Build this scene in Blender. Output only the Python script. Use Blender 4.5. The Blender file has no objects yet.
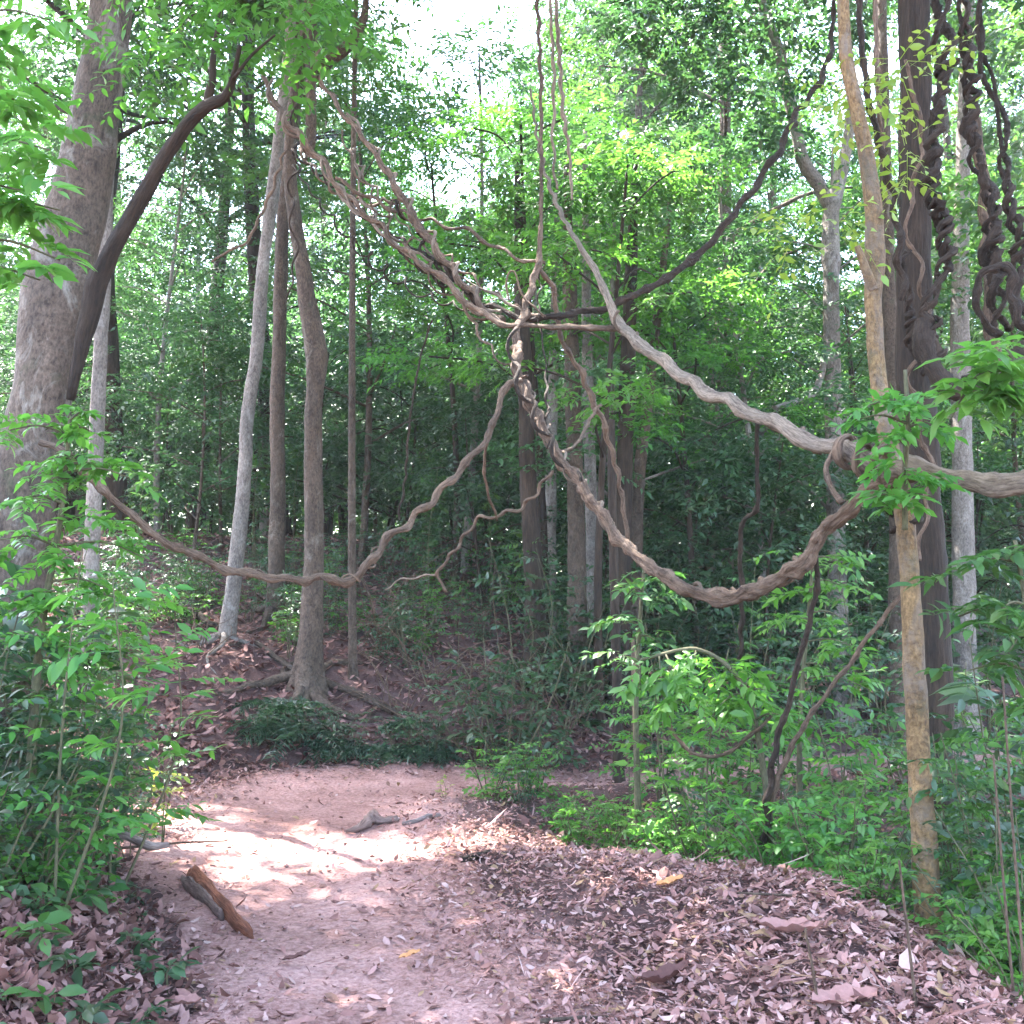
import bpy, math
import numpy as np
from mathutils import Vector

RNG = np.random.default_rng(7)
scene = bpy.context.scene
COL = scene.collection
F, CAMZ, HZ = 1050.0, 1.6, 590.0
PH = math.atan((HZ - 512) / F)
SUN = np.array([-0.36, 0.34, 0.87]); SUN /= np.linalg.norm(SUN)

# ------------------------------------------------------------------ helpers
def at(px, py, Y):
    u, v = (px - 512) / F, (512 - py) / F
    ry = math.cos(PH) - v * math.sin(PH)
    t = Y / ry
    return np.array([u * t, Y, CAMZ + t * (math.sin(PH) + v * math.cos(PH))])

def ss(a, b, x):
    t = np.clip((np.asarray(x, float) - a) / (b - a), 0, 1)
    return t * t * (3 - 2 * t)

_ph = np.random.default_rng(3).uniform(0, 6.28, (60,))
_dr = np.random.default_rng(4).uniform(0, 6.28, (60,))
def noise2(x, y, sc=1.0, k=0):
    s = 0.0
    for i in range(6):
        a = _dr[(k * 7 + i) % 60]; f = (0.7 + 0.37 * i) / sc
        s = s + np.sin((x * math.cos(a) + y * math.sin(a)) * f * 6.28 + _ph[(k * 5 + i) % 60]) / (1 + 0.45 * i)
    return s / 2.6

PATH = np.array([(-0.15, -3, .8), (-0.2, 1.5, .8), (-0.38, 4, .8), (-0.85, 5.4, .8), (-1.35, 6.8, 1.05), (-1.55, 7.8, 1.2), (-1.2, 8.8, 1.05),
                 (0.2, 9.5, .55), (1.6, 10.1, .5), (3.4, 11.2, .5), (6, 12, .6), (12, 12.5, .8), (30, 14, .8)])

def catmull(P, n):
    P = np.asarray(P, float)
    Q = np.vstack([2 * P[0] - P[1], P, 2 * P[-1] - P[-2]])
    m = len(P) - 1
    out = []
    for t in np.linspace(0, m - 1e-6, n):
        i = int(t); f = t - i
        a, b, c, d = Q[i], Q[i + 1], Q[i + 2], Q[i + 3]
        out.append(.5 * (2 * b + (c - a) * f + (2 * a - 5 * b + 4 * c - d) * f * f + (3 * b - a - 3 * c + d) * f ** 3))
    return np.array(out)

PC = catmull(PATH, 90)
def path_sd(x, y):
    """distance outside the path edge and the side (+1 hill side, -1 gully side)"""
    x = np.asarray(x, float); y = np.asarray(y, float)
    best = np.full(x.shape, 1e9); side = np.zeros(x.shape)
    for a, b in zip(PC[:-1], PC[1:]):
        ex, ey = b[0] - a[0], b[1] - a[1]; l2 = ex * ex + ey * ey
        t = np.clip(((x - a[0]) * ex + (y - a[1]) * ey) / l2, 0, 1)
        dx, dy = x - a[0] - t * ex, y - a[1] - t * ey
        d = np.hypot(dx, dy) - (a[2] + t * (b[2] - a[2]))
        m = d < best
        best = np.where(m, d, best); side = np.where(m, np.sign(ex * dy - ey * dx), side)
    return best, side

def hgt(x, y, ground=False):
    x = np.asarray(x, float); y = np.asarray(y, float)
    d, s = path_sd(x, y)
    dd = np.maximum(d, 0)
    fade = 1 - 0.8 * ss(-0.3, 2.2, x + 0 * y)
    fade = np.where(y < 6, 1, fade)
    rise = (0.44 * np.minimum(dd, 2) + 0.26 * np.clip(dd - 2, 0, 6) + .05 * np.clip(dd - 8, 0, 30)) * ss(0, .35, dd) * fade
    mound = 0.22 * ss(0, .7, dd) * (1 - ss(5.0, 6.6, y)) - 0.62 * ss(.95, 2.6, dd) * (1 - .6 * ss(9, 14, y)) - .16 * ss(.1, .9, dd) * ss(6, 7.2, y) * (1 - ss(8.4, 9.6, y))
    h = np.where(s > 0, rise, mound)
    h = h - 0.16 * ss(8, 10.5, y) * ss(-1.2, 1.0, x) - 0.1 * ss(1, 5, x) * ss(9, 12, y)
    out = ss(0, .5, d)
    h = h + out * (0.05 * noise2(x, y, 2.2, 1) + 0.025 * noise2(x, y, .7, 2)) + (0.012 + .012 * out) * noise2(x, y, .35, 3) + .006 * noise2(x, y, .13, 4) - .03 * ss(-.25, -.6, d) * (.6 + .4 * noise2(x, y, .8, 5))
    h = h + 0.03 * ss(-.5, 0, d) - .03
    if ground:
        h = h - 0.03 * ss(-0.02, -0.12, d)
    return h

def h1(x, y):
    return float(hgt(np.array([x]), np.array([y]))[0])

def mesh_data(name, V, faces, mats, midx=None, smooth=True):
    V = np.asarray(V, np.float32); V = V.reshape(-1, V.shape[-1])
    X6 = V[:, 3:6].copy() if V.shape[1] == 6 else None
    V = V[:, :3].copy()
    faces = [np.asarray(f, np.int32) for f in faces if len(f)]
    me = bpy.data.meshes.new(name)
    me.vertices.add(len(V)); me.vertices.foreach_set('co', V.ravel())
    nl = sum(f.size for f in faces); nf = sum(len(f) for f in faces)
    me.loops.add(nl); me.polygons.add(nf)
    me.loops.foreach_set('vertex_index', np.concatenate([f.ravel() for f in faces]))
    st, o = [], 0
    for f in faces:
        k = f.shape[1]; st.append(o + np.arange(len(f)) * k); o += f.size
    me.polygons.foreach_set('loop_start', np.concatenate(st).astype(np.int32))
    if smooth is not False:
        me.polygons.foreach_set('use_smooth', np.ones(nf, bool))
    if midx is not None:
        me.polygons.foreach_set('material_index', np.concatenate(midx).astype(np.int32))
    for m in (mats if isinstance(mats, (list, tuple)) else [mats]):
        me.materials.append(m)
    if X6 is not None:
        at_ = me.attributes.new('along', 'FLOAT_VECTOR', 'POINT'); at_.data.foreach_set('vector', X6.ravel())
    me.update(calc_edges=True); me.validate()
    return me

def link(name, data, parent=None):
    o = bpy.data.objects.new(name, data); COL.objects.link(o)
    if parent is not None: o.parent = parent
    return o

def part(name, VF, mat, parent=None, smooth=True):
    V, fs = VF
    V = np.array(V, float); V = V.reshape(-1, V.shape[-1])
    if parent is not None: V[:, :3] -= np.array(parent.location)
    return link(name, mesh_data(name, V, fs, mat, smooth=smooth), parent)

def thing(name, label, cat, loc, group=None):
    o = bpy.data.objects.new(name, None); COL.objects.link(o)
    o.empty_display_size = .2
    o.location = [float(v) for v in loc]; o['label'] = label; o['category'] = cat
    if group: o['group'] = group
    return o

def tag(o, label, cat, group=None):
    o['label'] = label; o['category'] = cat
    if group: o['group'] = group
    return o

def solo(name, VF, mat, label, cat, group=None, smooth=True):
    """a thing that is one mesh, its origin at its first vertex"""
    V = np.array(VF[0], float); V = V.reshape(-1, V.shape[-1]); o0 = V[0, :3].copy(); V[:, :3] -= o0
    o = link(name, mesh_data(name, V, VF[1], mat, smooth=smooth)); o.location = o0
    return tag(o, label, cat, group)

def join(parts):
    Vs, Fs, o = [], {}, 0
    for V, fs in parts:
        V = np.asarray(V, float); V = V.reshape(-1, V.shape[-1])
        for f in fs:
            f = np.asarray(f)
            if len(f): Fs.setdefault(f.shape[1], []).append(f + o)
        Vs.append(V); o += len(V)
    return np.vstack(Vs), [np.vstack(v) for v in Fs.values()]

def dup(root, loc, rz=0., sc=1., label=None, group=None, sz=None):
    r = root.copy(); COL.objects.link(r)
    r.location = [float(v) for v in loc]; r.rotation_euler = (0, 0, rz); r.scale = (sc, sc, sz or sc)
    if label: r['label'] = label
    if group: r['group'] = group
    for ch in list(root.children):
        c = ch.copy(); COL.objects.link(c); c.parent = r
    return r

def frames(P):
    T = np.gradient(P, axis=0); T /= np.linalg.norm(T, axis=1)[:, None] + 1e-9
    ref = np.array([1., 0, 0]) if abs(T[0][0]) < .8 else np.array([0, 1., 0])
    N = np.zeros_like(P); n = ref - T[0] * ref.dot(T[0]); n /= np.linalg.norm(n); N[0] = n
    for i in range(1, len(P)):
        n = N[i - 1] - T[i] * N[i - 1].dot(T[i]); n /= np.linalg.norm(n) + 1e-9; N[i] = n
    return T, N, np.cross(T, N)

def tube(P, R, sides=12, rough=0.06, lobe=0.0, twist=0.0, flat=1.0, seed=0, flare=None, knob=0.0, kper=.2):
    P = np.asarray(P, float); R = np.asarray(R, float)
    r = np.random.default_rng(seed)
    T, N, B = frames(P)
    s = np.concatenate([[0], np.cumsum(np.linalg.norm(np.diff(P, axis=0), axis=1))])
    th = np.linspace(0, 2 * math.pi, sides, endpoint=False)
    S, TH = np.meshgrid(s, th, indexing='ij')
    rm = float(np.mean(R)) + 1e-6
    k = np.ones_like(S); TW = TH + twist * S
    p = r.uniform(0, 6.28, 12)
    k += rough * (np.sin(2 * TH + S / rm * .35 + p[0]) * .5 + np.sin(3 * TH - S / rm * .55 + p[1]) * .5 + np.sin(S / rm * .9 + TH + p[2]) * .5
                  + np.sin(5 * TH + S / rm * 1.4 + p[3]) * .3 + np.sin(S / rm * 2.3 - 2 * TH + p[4]) * .3)
    if lobe: k += lobe * np.cos(2 * TW + p[5]) + .6 * lobe * np.cos(3 * TW + p[6])
    if knob:
        k += knob * np.maximum(0, np.sin(S * 6.283 / kper + p[7] + TH * 1.0 + 1.3 * np.sin(S * 2.1 / kper + p[8]))) ** 4
    if flare:
        hh = s[-1] - S
        k += flare * np.exp(-hh / (3.0 * rm)) * (1 + .55 * np.cos(4 * TH + p[9]) + .3 * np.cos(7 * TH + p[10]))
    RR = R[:, None] * k
    V = P[:, None, :] + (RR * np.cos(TW) * flat)[..., None] * N[:, None, :] + (RR * np.sin(TW))[..., None] * B[:, None, :]
    n, m = S.shape
    i = np.arange(n - 1)[:, None] * m; j = np.arange(m)[None, :]; j2 = (j + 1) % m
    q = np.stack([i + j, i + j2, i + m + j2, i + m + j], -1).reshape(-1, 4)
    V = V.reshape(-1, 3)
    A6 = np.stack([np.cos(TW) * rm, np.sin(TW) * rm, S + seed * 3.7], -1).reshape(-1, 3)
    V = np.hstack([V, A6])
    c0, c1 = len(V), len(V) + 1
    V = np.vstack([V, [[*P[0], 0, 0, 0]], [[*P[-1], 0, 0, s[-1]]]])
    a = np.arange(m); b = (a + 1) % m; L = (n - 1) * m
    tr = np.vstack([np.stack([b, a, 0 * a + c0], 1), np.stack([L + a, L + b, 0 * a + c1], 1)])
    return V, [q, tr]

def pxc(pts, n=60, wig=0, per=.25, seed=0, ground=False):
    """smooth curve through (px, py, half width px, Y)"""
    pts = [list(p) for p in pts]
    y = pts[0][3]
    for p in pts:
        if len(p) < 4: p.append(None)
    ks = [i for i, p in enumerate(pts) if p[3] is not None]
    ys = np.interp(range(len(pts)), ks, [pts[i][3] for i in ks])
    for p, yy in zip(pts, ys): p[3] = yy
    C = catmull(pts, n)
    P = np.array([at(c[0], c[1], c[3]) for c in C])
    R = np.maximum(C[:, 2], .6) * C[:, 3] / F
    if ground:
        g = h1(P[-1][0], P[-1][1])
        P[:, :] = P
        if P[-1][2] > g - .1:
            m = 8
            d = P[-1] - P[-3]; d = d / (abs(d[2]) + 1e-6)
            zz = np.linspace(P[-1][2], g - .15, m + 1)[1:]
            ext = np.array([P[-1] + d * (P[-1][2] - z) * np.array([.6, .6, 1]) for z in zz]); ext[:, 2] = zz
            P = np.vstack([P, ext]); R = np.concatenate([R, np.full(m, R[-1])])
    if wig:
        T, N, B = frames(P)
        s = np.concatenate([[0], np.cumsum(np.linalg.norm(np.diff(P, axis=0), axis=1))])
        r = np.random.default_rng(seed); p = r.uniform(0, 6.28, 3)
        ph = s * 6.283 / per + .8 * np.sin(s * 2.3 / per * .7 + p[0])
        amp = wig * (.65 + .5 * np.sin(s * 1.7 / per * .3 + p[1]))
        P = P + (amp * np.cos(ph))[:, None] * N + (amp * np.sin(ph))[:, None] * B
    return P, R

# ------------------------------------------------------------------ materials
def mat_new(name):
    m = bpy.data.materials.new(name); m.use_nodes = True
    nt = m.node_tree; nt.nodes.clear()
    out = nt.nodes.new('ShaderNodeOutputMaterial')
    return m, nt, out

def node(nt, t, **kw):
    n = nt.nodes.new(t)
    for k, v in kw.items():
        if k in ('operation', 'blend_type', 'data_type', 'feature', 'distance', 'noise_dimensions', 'voronoi_dimensions'): setattr(n, k, v)
    return n

def ramp(nt, src, stops):
    r = nt.nodes.new('ShaderNodeValToRGB')
    el = r.color_ramp.elements
    while len(el) > 1: el.remove(el[-1])
    el[0].position = stops[0][0]; el[0].color = (*stops[0][1], 1)
    for p, c in stops[1:]:
        e = el.new(p); e.color = (*c, 1)
    nt.links.new(src, r.inputs[0])
    return r.outputs[0]

def noise(nt, vec, scale, detail=4, rough=.55, dist=0):
    n = nt.nodes.new('ShaderNodeTexNoise')
    n.inputs['Scale'].default_value = scale; n.inputs['Detail'].default_value = detail
    n.inputs['Roughness'].default_value = rough; n.inputs['Distortion'].default_value = dist
    if vec is not None: nt.links.new(vec, n.inputs['Vector'])
    return n.outputs[0]

def mixc(nt, fac, a, b, mode='MIX'):
    n = nt.nodes.new('ShaderNodeMix'); n.data_type = 'RGBA'; n.blend_type = mode
    for i, v in ((0, fac), (6, a), (7, b)):
        if isinstance(v, (int, float)): n.inputs[i].default_value = v
        elif isinstance(v, tuple): n.inputs[i].default_value = (*v, 1)
        else: nt.links.new(v, n.inputs[i])
    return n.outputs[2]

def mapped(nt, scale=(1, 1, 1), coord='Object'):
    tc = nt.nodes.new('ShaderNodeTexCoord'); mp = nt.nodes.new('ShaderNodeMapping')
    mp.inputs['Scale'].default_value = scale
    nt.links.new(tc.outputs[coord], mp.inputs[0])
    return mp.outputs[0]

def bump(nt, h, strength, dist=.02):
    b = nt.nodes.new('ShaderNodeBump'); b.inputs['Strength'].default_value = strength; b.inputs['Distance'].default_value = dist
    nt.links.new(h, b.inputs['Height'])
    return b.outputs[0]

def leaf_mat(name, cols, trans, tmix=.38, rough=.38, spec=.5):
    m, nt, out = mat_new(name)
    g = nt.nodes.new('ShaderNodeNewGeometry')
    oi = nt.nodes.new('ShaderNodeObjectInfo')
    c = ramp(nt, g.outputs['Random Per Island'], [(i / (len(cols) - 1), k) for i, k in enumerate(cols)])
    hsv = nt.nodes.new('ShaderNodeHueSaturation')
    mr = nt.nodes.new('ShaderNodeMapRange'); mr.inputs[3].default_value = .72; mr.inputs[4].default_value = 1.28
    nt.links.new(oi.outputs['Random'], mr.inputs[0]); nt.links.new(mr.outputs[0], hsv.inputs['Value'])
    mh = nt.nodes.new('ShaderNodeMapRange'); mh.inputs[3].default_value = .48; mh.inputs[4].default_value = .515
    ob = nt.nodes.new('ShaderNodeMath'); ob.operation = 'FRACT'
    mu = nt.nodes.new('ShaderNodeMath'); mu.operation = 'MULTIPLY'; mu.inputs[1].default_value = 7.31
    nt.links.new(oi.outputs['Random'], mu.inputs[0]); nt.links.new(mu.outputs[0], ob.inputs[0]); nt.links.new(ob.outputs[0], mh.inputs[0])
    nt.links.new(mh.outputs[0], hsv.inputs['Hue']); nt.links.new(c, hsv.inputs['Color'])
    c = hsv.outputs[0]
    b = nt.nodes.new('ShaderNodeBsdfPrincipled')
    nt.links.new(c, b.inputs['Base Color']); b.inputs['Roughness'].default_value = rough
    b.inputs['Specular IOR Level'].default_value = spec
    t = nt.nodes.new('ShaderNodeBsdfTranslucent')
    nt.links.new(mixc(nt, .55, c, trans), t.inputs['Color'])
    mx = nt.nodes.new('ShaderNodeMixShader'); mx.inputs[0].default_value = tmix
    nt.links.new(b.outputs[0], mx.inputs[1]); nt.links.new(t.outputs[0], mx.inputs[2])
    nt.links.new(mx.outputs[0], out.inputs[0])
    return m

def bark_mat(name, dark, light, patch=None, patch_amt=.5, zs=.22, scale=14, rough=.85, bs=.7, moss=0.0, ring=0.0):
    m, nt, out = mat_new(name)
    at_ = nt.nodes.new('ShaderNodeAttribute'); at_.attribute_name = 'along'
    def mp(sz):
        q = nt.nodes.new('ShaderNodeMapping'); q.inputs['Scale'].default_value = (1, 1, sz); nt.links.new(at_.outputs['Vector'], q.inputs[0]); return q.outputs[0]
    v = mp(zs)
    n1 = noise(nt, v, scale, 7, .62, .5)
    c = ramp(nt, n1, [(.32, dark), (.66, light)])
    n3 = noise(nt, v, scale * 4, 4, .65)
    c = mixc(nt, .45, c, ramp(nt, n3, [(.34, tuple(x * .35 for x in dark)), (.66, tuple(min(1, x * 1.35) for x in light))]))
    if patch:
        n2 = noise(nt, mp(.5), 5, 7, .72, .8)
        c = mixc(nt, ramp(nt, n2, [(1 - patch_amt - .07, (0, 0, 0)), (1 - patch_amt + .09, (.9, .9, .9))]), c, patch)
    n5 = noise(nt, mp(.35), 3.1, 4, .6, .4)
    c = mixc(nt, 1.0, c, ramp(nt, n5, [(.3, (.55, .55, .55)), (.7, (1.15, 1.12, 1.1))]), 'MULTIPLY')
    if moss:
        n4 = noise(nt, mapped(nt, (1, 1, .8)), 2.6, 6, .75, .5)
        c = mixc(nt, ramp(nt, n4, [(1 - moss - .08, (0, 0, 0)), (1 - moss + .1, (.75, .75, .75))]), c, (.045, .058, .024))
    b = nt.nodes.new('ShaderNodeBsdfPrincipled'); b.inputs['Roughness'].default_value = rough
    b.inputs['Specular IOR Level'].default_value = .25
    nt.links.new(c, b.inputs['Base Color'])
    nh = noise(nt, v, scale * 2.0, 8, .7, .4)
    hh = nh
    if ring:
        w = nt.nodes.new('ShaderNodeTexNoise'); w.inputs['Scale'].default_value = ring; w.inputs['Detail'].default_value = 3
        nt.links.new(mp(1.6), w.inputs['Vector'])
        ad = nt.nodes.new('ShaderNodeMath'); ad.operation = 'ADD'; nt.links.new(nh, ad.inputs[0]); nt.links.new(w.outputs[0], ad.inputs[1]); hh = ad.outputs[0]
    nt.links.new(bump(nt, hh, bs, .03), b.inputs['Normal'])
    nt.links.new(b.outputs[0], out.inputs[0])
    return m

def ground_mat(name, stops, stops2, sc=3.0, fine=60, bs=.6):
    m, nt, out = mat_new(name)
    v = mapped(nt)
    a = ramp(nt, noise(nt, v, sc, 6, .62, .3), stops)
    f = ramp(nt, noise(nt, v, fine, 5, .7), stops2)
    c = mixc(nt, .5, a, f)
    vo = nt.nodes.new('ShaderNodeTexVoronoi'); vo.inputs['Scale'].default_value = fine * .9
    nt.links.new(v, vo.inputs['Vector'])
    sp = ramp(nt, vo.outputs['Distance'], [(.02, (.35, .35, .35)), (.3, (1, 1, 1))])
    c = mixc(nt, .45, c, sp, 'MULTIPLY')
    c = mixc(nt, 1.0, c, ramp(nt, noise(nt, v, .9, 5, .65, .6), [(.36, (.68, .62, .60)), (.62, (1.08, 1.05, 1.05))]), 'MULTIPLY')
    b = nt.nodes.new('ShaderNodeBsdfPrincipled'); b.inputs['Roughness'].default_value = .95
    b.inputs['Specular IOR Level'].default_value = .15
    nt.links.new(c, b.inputs['Base Color'])
    h = noise(nt, v, fine * .6, 7, .7)
    nt.links.new(bump(nt, h, bs, .03), b.inputs['Normal'])
    nt.links.new(b.outputs[0], out.inputs[0])
    return m

def litter_mat(name, cols):
    m, nt, out = mat_new(name)
    g = nt.nodes.new('ShaderNodeNewGeometry')
    c = ramp(nt, g.outputs['Random Per Island'], [(i / (len(cols) - 1), k) for i, k in enumerate(cols)])
    c = mixc(nt, .35, c, ramp(nt, noise(nt, mapped(nt), 40, 4, .7), [(.3, (.35, .33, .32)), (.7, (1.15, 1.1, 1.1))]), 'MULTIPLY')
    b = nt.nodes.new('ShaderNodeBsdfPrincipled'); b.inputs['Roughness'].default_value = .75
    b.inputs['Specular IOR Level'].default_value = .15
    nt.links.new(c, b.inputs['Base Color'])
    t = nt.nodes.new('ShaderNodeBsdfTranslucent'); nt.links.new(c, t.inputs['Color'])
    mx = nt.nodes.new('ShaderNodeMixShader'); mx.inputs[0].default_value = .12
    nt.links.new(b.outputs[0], mx.inputs[1]); nt.links.new(t.outputs[0], mx.inputs[2])
    nt.links.new(mx.outputs[0], out.inputs[0])
    return m

M = {}
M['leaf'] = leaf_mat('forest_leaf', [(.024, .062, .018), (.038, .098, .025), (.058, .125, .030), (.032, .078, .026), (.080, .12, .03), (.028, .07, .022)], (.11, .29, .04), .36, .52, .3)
M['leaf_blue'] = leaf_mat('cool_leaf', [(.022, .056, .022), (.036, .086, .034), (.054, .112, .042), (.030, .072, .030)], (.10, .26, .055), .33, .52, .3)
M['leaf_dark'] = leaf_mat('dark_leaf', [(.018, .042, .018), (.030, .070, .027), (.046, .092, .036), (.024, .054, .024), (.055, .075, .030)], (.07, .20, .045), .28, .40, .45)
M['leaf_bright'] = leaf_mat('bright_leaf', [(.042, .128, .022), (.064, .172, .030), (.088, .190, .032), (.052, .138, .03)], (.18, .48, .05), .46, .42, .4)
M['leaf_yellow'] = leaf_mat('yellow_leaf', [(.15, .20, .03), (.11, .20, .03), (.26, .26, .06)], (.45, .55, .06), .5)
M['fern'] = leaf_mat('fern_leaf', [(.016, .043, .022), (.032, .066, .033), (.05, .085, .045)], (.06, .15, .05), .25, .38, .5)
M['bark_big'] = bark_mat('grey_brown_bark', (.045, .029, .021), (.16, .113, .082), (.31, .27, .225), .40, .5, 17, bs=1.0, moss=.34, ring=7)
M['bark_pale'] = bark_mat('pale_bark', (.10, .075, .062), (.28, .24, .205), (.40, .37, .335), .38, .45, 20, bs=.9, moss=.24, ring=9)
M['bark_mid'] = bark_mat('brown_bark', (.034, .022, .015), (.125, .086, .060), (.25, .215, .172), .36, .45, 20, bs=1.0, moss=.33, ring=9)
M['bark_dark'] = bark_mat('dark_bark', (.012, .0075, .005), (.056, .035, .022), (.10, .078, .055), .28, .12, 20, bs=1.0)
M['bark_yellow'] = bark_mat('ochre_bark', (.085, .050, .027), (.31, .19, .085), (.19, .145, .11), .47, .55, 18, bs=1.0, moss=.38, ring=12)
M['vine_pale'] = bark_mat('pale_vine_bark', (.065, .040, .027), (.35, .26, .19), (.45, .37, .29), .30, .14, 34, bs=1.0, ring=9)
M['vine'] = bark_mat('vine_bark', (.045, .025, .017), (.23, .148, .098), (.33, .255, .195), .30, .16, 36, bs=1.0, ring=14)
M['vine_dark'] = bark_mat('dark_vine_bark', (.012, .007, .0045), (.062, .038, .024), (.125, .092, .066), .3, .15, 36, bs=1.0, ring=14)
M['stem'] = bark_mat('green_stem', (.06, .055, .028), (.13, .115, .06), None, 0, .3, 30, bs=.3)
M['soil'] = ground_mat('forest_soil', [(.3, (.055, .03, .027)), (.7, (.13, .075, .066))], [(.3, (.045, .025, .022)), (.7, (.17, .105, .095))])
M['dirt'] = ground_mat('path_dirt', [(.34, (.26, .128, .105)), (.66, (.46, .27, .232))], [(.36, (.15, .07, .056)), (.64, (.56, .36, .315))], 1.7, 40, 1.0)
M['litter'] = litter_mat('dry_leaf', [(.08, .033, .027), (.27, .135, .112), (.38, .21, .182), (.13, .058, .048), (.44, .27, .238), (.19, .088, .072), (.32, .172, .146), (.47, .32, .28), (.23, .112, .09), (.16, .08, .064), (.30, .19, .10)])
M['litter_dark'] = litter_mat('dark_dead_leaf', [(.05, .021, .017), (.15, .069, .056), (.24, .125, .104), (.10, .045, .037), (.32, .19, .165), (.18, .087, .072)])  # darker brown set of dead leaf colours
M['litter_orange'] = litter_mat('orange_dry_leaf', [(.45, .19, .06), (.5, .26, .12)])
M['wood_orange'] = bark_mat('split_wood', (.12, .04, .024), (.46, .165, .085), (.16, .06, .04), .42, .1, 30, bs=1.0)
M['wood_brown'] = bark_mat('brown_dead_wood', (.09, .05, .04), (.27, .18, .15), None, 0, .2, 26)
M['wood_grey'] = bark_mat('weathered_wood', (.14, .09, .075), (.36, .28, .25), None, 0, .2, 22)

# ------------------------------------------------------------------ leaves
T_FAR = (np.array([(0, 0, 0), (-.5, .42, .07), (0, 1, -.10), (.5, .42, .07)]), [np.array([(0, 2, 1), (0, 3, 2)])])
T_NEAR = (np.array([(0, 0, 0), (-.40, .28, .05), (0, .28, .0), (.40, .28, .05), (-.40, .62, .02), (0, .62, -.04), (.40, .62, .02), (0, 1.0, -.16)]),
          [np.array([(0, 2, 1), (0, 3, 2), (4, 5, 7), (5, 6, 7)]), np.array([(1, 2, 5, 4), (2, 3, 6, 5)])])

def unit(a): return a / (np.linalg.norm(a, axis=-1, keepdims=True) + 1e-9)

def sprays(B, D, L, n, ll, lw, droop, rng, tmpl=T_FAR, ang=62, jit=.22, lvar=.3, stalk=0., roll=.35):
    B = np.asarray(B, float); D = unit(np.asarray(D, float)); S = len(B)
    L = np.broadcast_to(np.asarray(L, float), (S,))
    up = np.array([0, 0, 1.])
    side = unit(np.cross(D, up) + 1e-4); U = np.cross(side, D)
    a = rng.normal(0, roll, S)[:, None]
    side, U = side * np.cos(a) + U * np.sin(a), U * np.cos(a) - side * np.sin(a)
    t = np.linspace(.18, 1, n)
    sg = np.where(np.arange(n) % 2 == 0, 1., -1.); sg[-1] = 0
    pos = B[:, None] + D[:, None] * (L[:, None] * t)[..., None] - up * (droop * L[:, None] * t ** 2)[..., None]
    an = np.radians(ang) * sg
    d = D[:, None] * np.cos(an)[None, :, None] + side[:, None] * np.sin(an)[None, :, None] - up * (.12 + droop * .8 * t)[None, :, None]
    d = unit(d + rng.normal(0, jit, d.shape))
    N = unit(U[:, None] + rng.normal(0, jit * 1.3, d.shape)); N = unit(N - d * (N * d).sum(-1, keepdims=True))
    W = np.cross(d, N)
    sz = (1 + rng.normal(0, lvar, (S, n))).clip(.45, 1.7) * (1 - .35 * np.abs(t - .55))[None]
    tv, tf = tmpl
    V = (pos[:, :, None] + d[:, :, None] * (tv[:, 1] * ll)[None, None, :, None] * sz[..., None, None]
         + W[:, :, None] * (tv[:, 0] * lw)[None, None, :, None] * sz[..., None, None] + N[:, :, None] * (tv[:, 2] * ll)[None, None, :, None] * sz[..., None, None])
    k = len(tv)
    off = (np.arange(S * n) * k)[:, None, None]
    out = [(V.reshape(-1, 3), [(f[None] + off).reshape(-1, f.shape[1]) for f in tf])]
    if stalk:
        tt = np.linspace(0, 1, 4)
        C = B[:, None] + D[:, None] * (L[:, None] * tt)[..., None] - up * (droop * L[:, None] * tt ** 2)[..., None]
        w = stalk * (1 - .7 * tt)
        A = C + side[:, None] * w[None, :, None]; Bq = C - side[:, None] * w[None, :, None]
        Vs = np.stack([A, Bq], 2).reshape(-1, 3)
        q = np.array([(2 * i, 2 * i + 1, 2 * i + 3, 2 * i + 2) for i in range(3)])
        out.append((Vs, [(q[None] + (np.arange(S) * 8)[:, None, None]).reshape(-1, 4)]))
    return join(out)

def ball(rng, n):
    v = unit(rng.normal(size=(n, 3))); return v * (rng.uniform(0, 1, n) ** .45)[:, None]

def clump_sprays(rng, clumps, n_per, L, n, ll, lw, droop, axis=None, flat=.55, **kw):
    Bs, Ds = [], []
    for c in clumps:
        k = max(1, int(n_per * (c[3] ** 1.4)))
        b = ball(rng, k) * np.array([c[3], c[3], c[3] * flat])
        cen = np.array(c[:3])
        o = b.copy(); o[:, 2] *= .3
        if axis is not None:
            w = cen - np.array(axis); w[2] = 0; o = o + .5 * w / (np.linalg.norm(w) + 1e-6) * c[3]
        d = unit(o + rng.normal(0, .35, o.shape) * np.array([1, 1, .45]) * c[3])
        Bs.append(cen + b); Ds.append(d)
    Bs = np.vstack(Bs); Ds = np.vstack(Ds)
    Ls = L * rng.uniform(.6, 1.3, len(Bs))
    return sprays(Bs, Ds, Ls, n, ll, lw, droop, rng, **kw)

# ------------------------------------------------------------------ tree prototypes (local coordinates, base at the origin)
HOME = (0, -60, -30)
def local_part(name, VF, mat, parent):
    return link(name, mesh_data(name, VF[0], VF[1], mat), parent)

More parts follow.
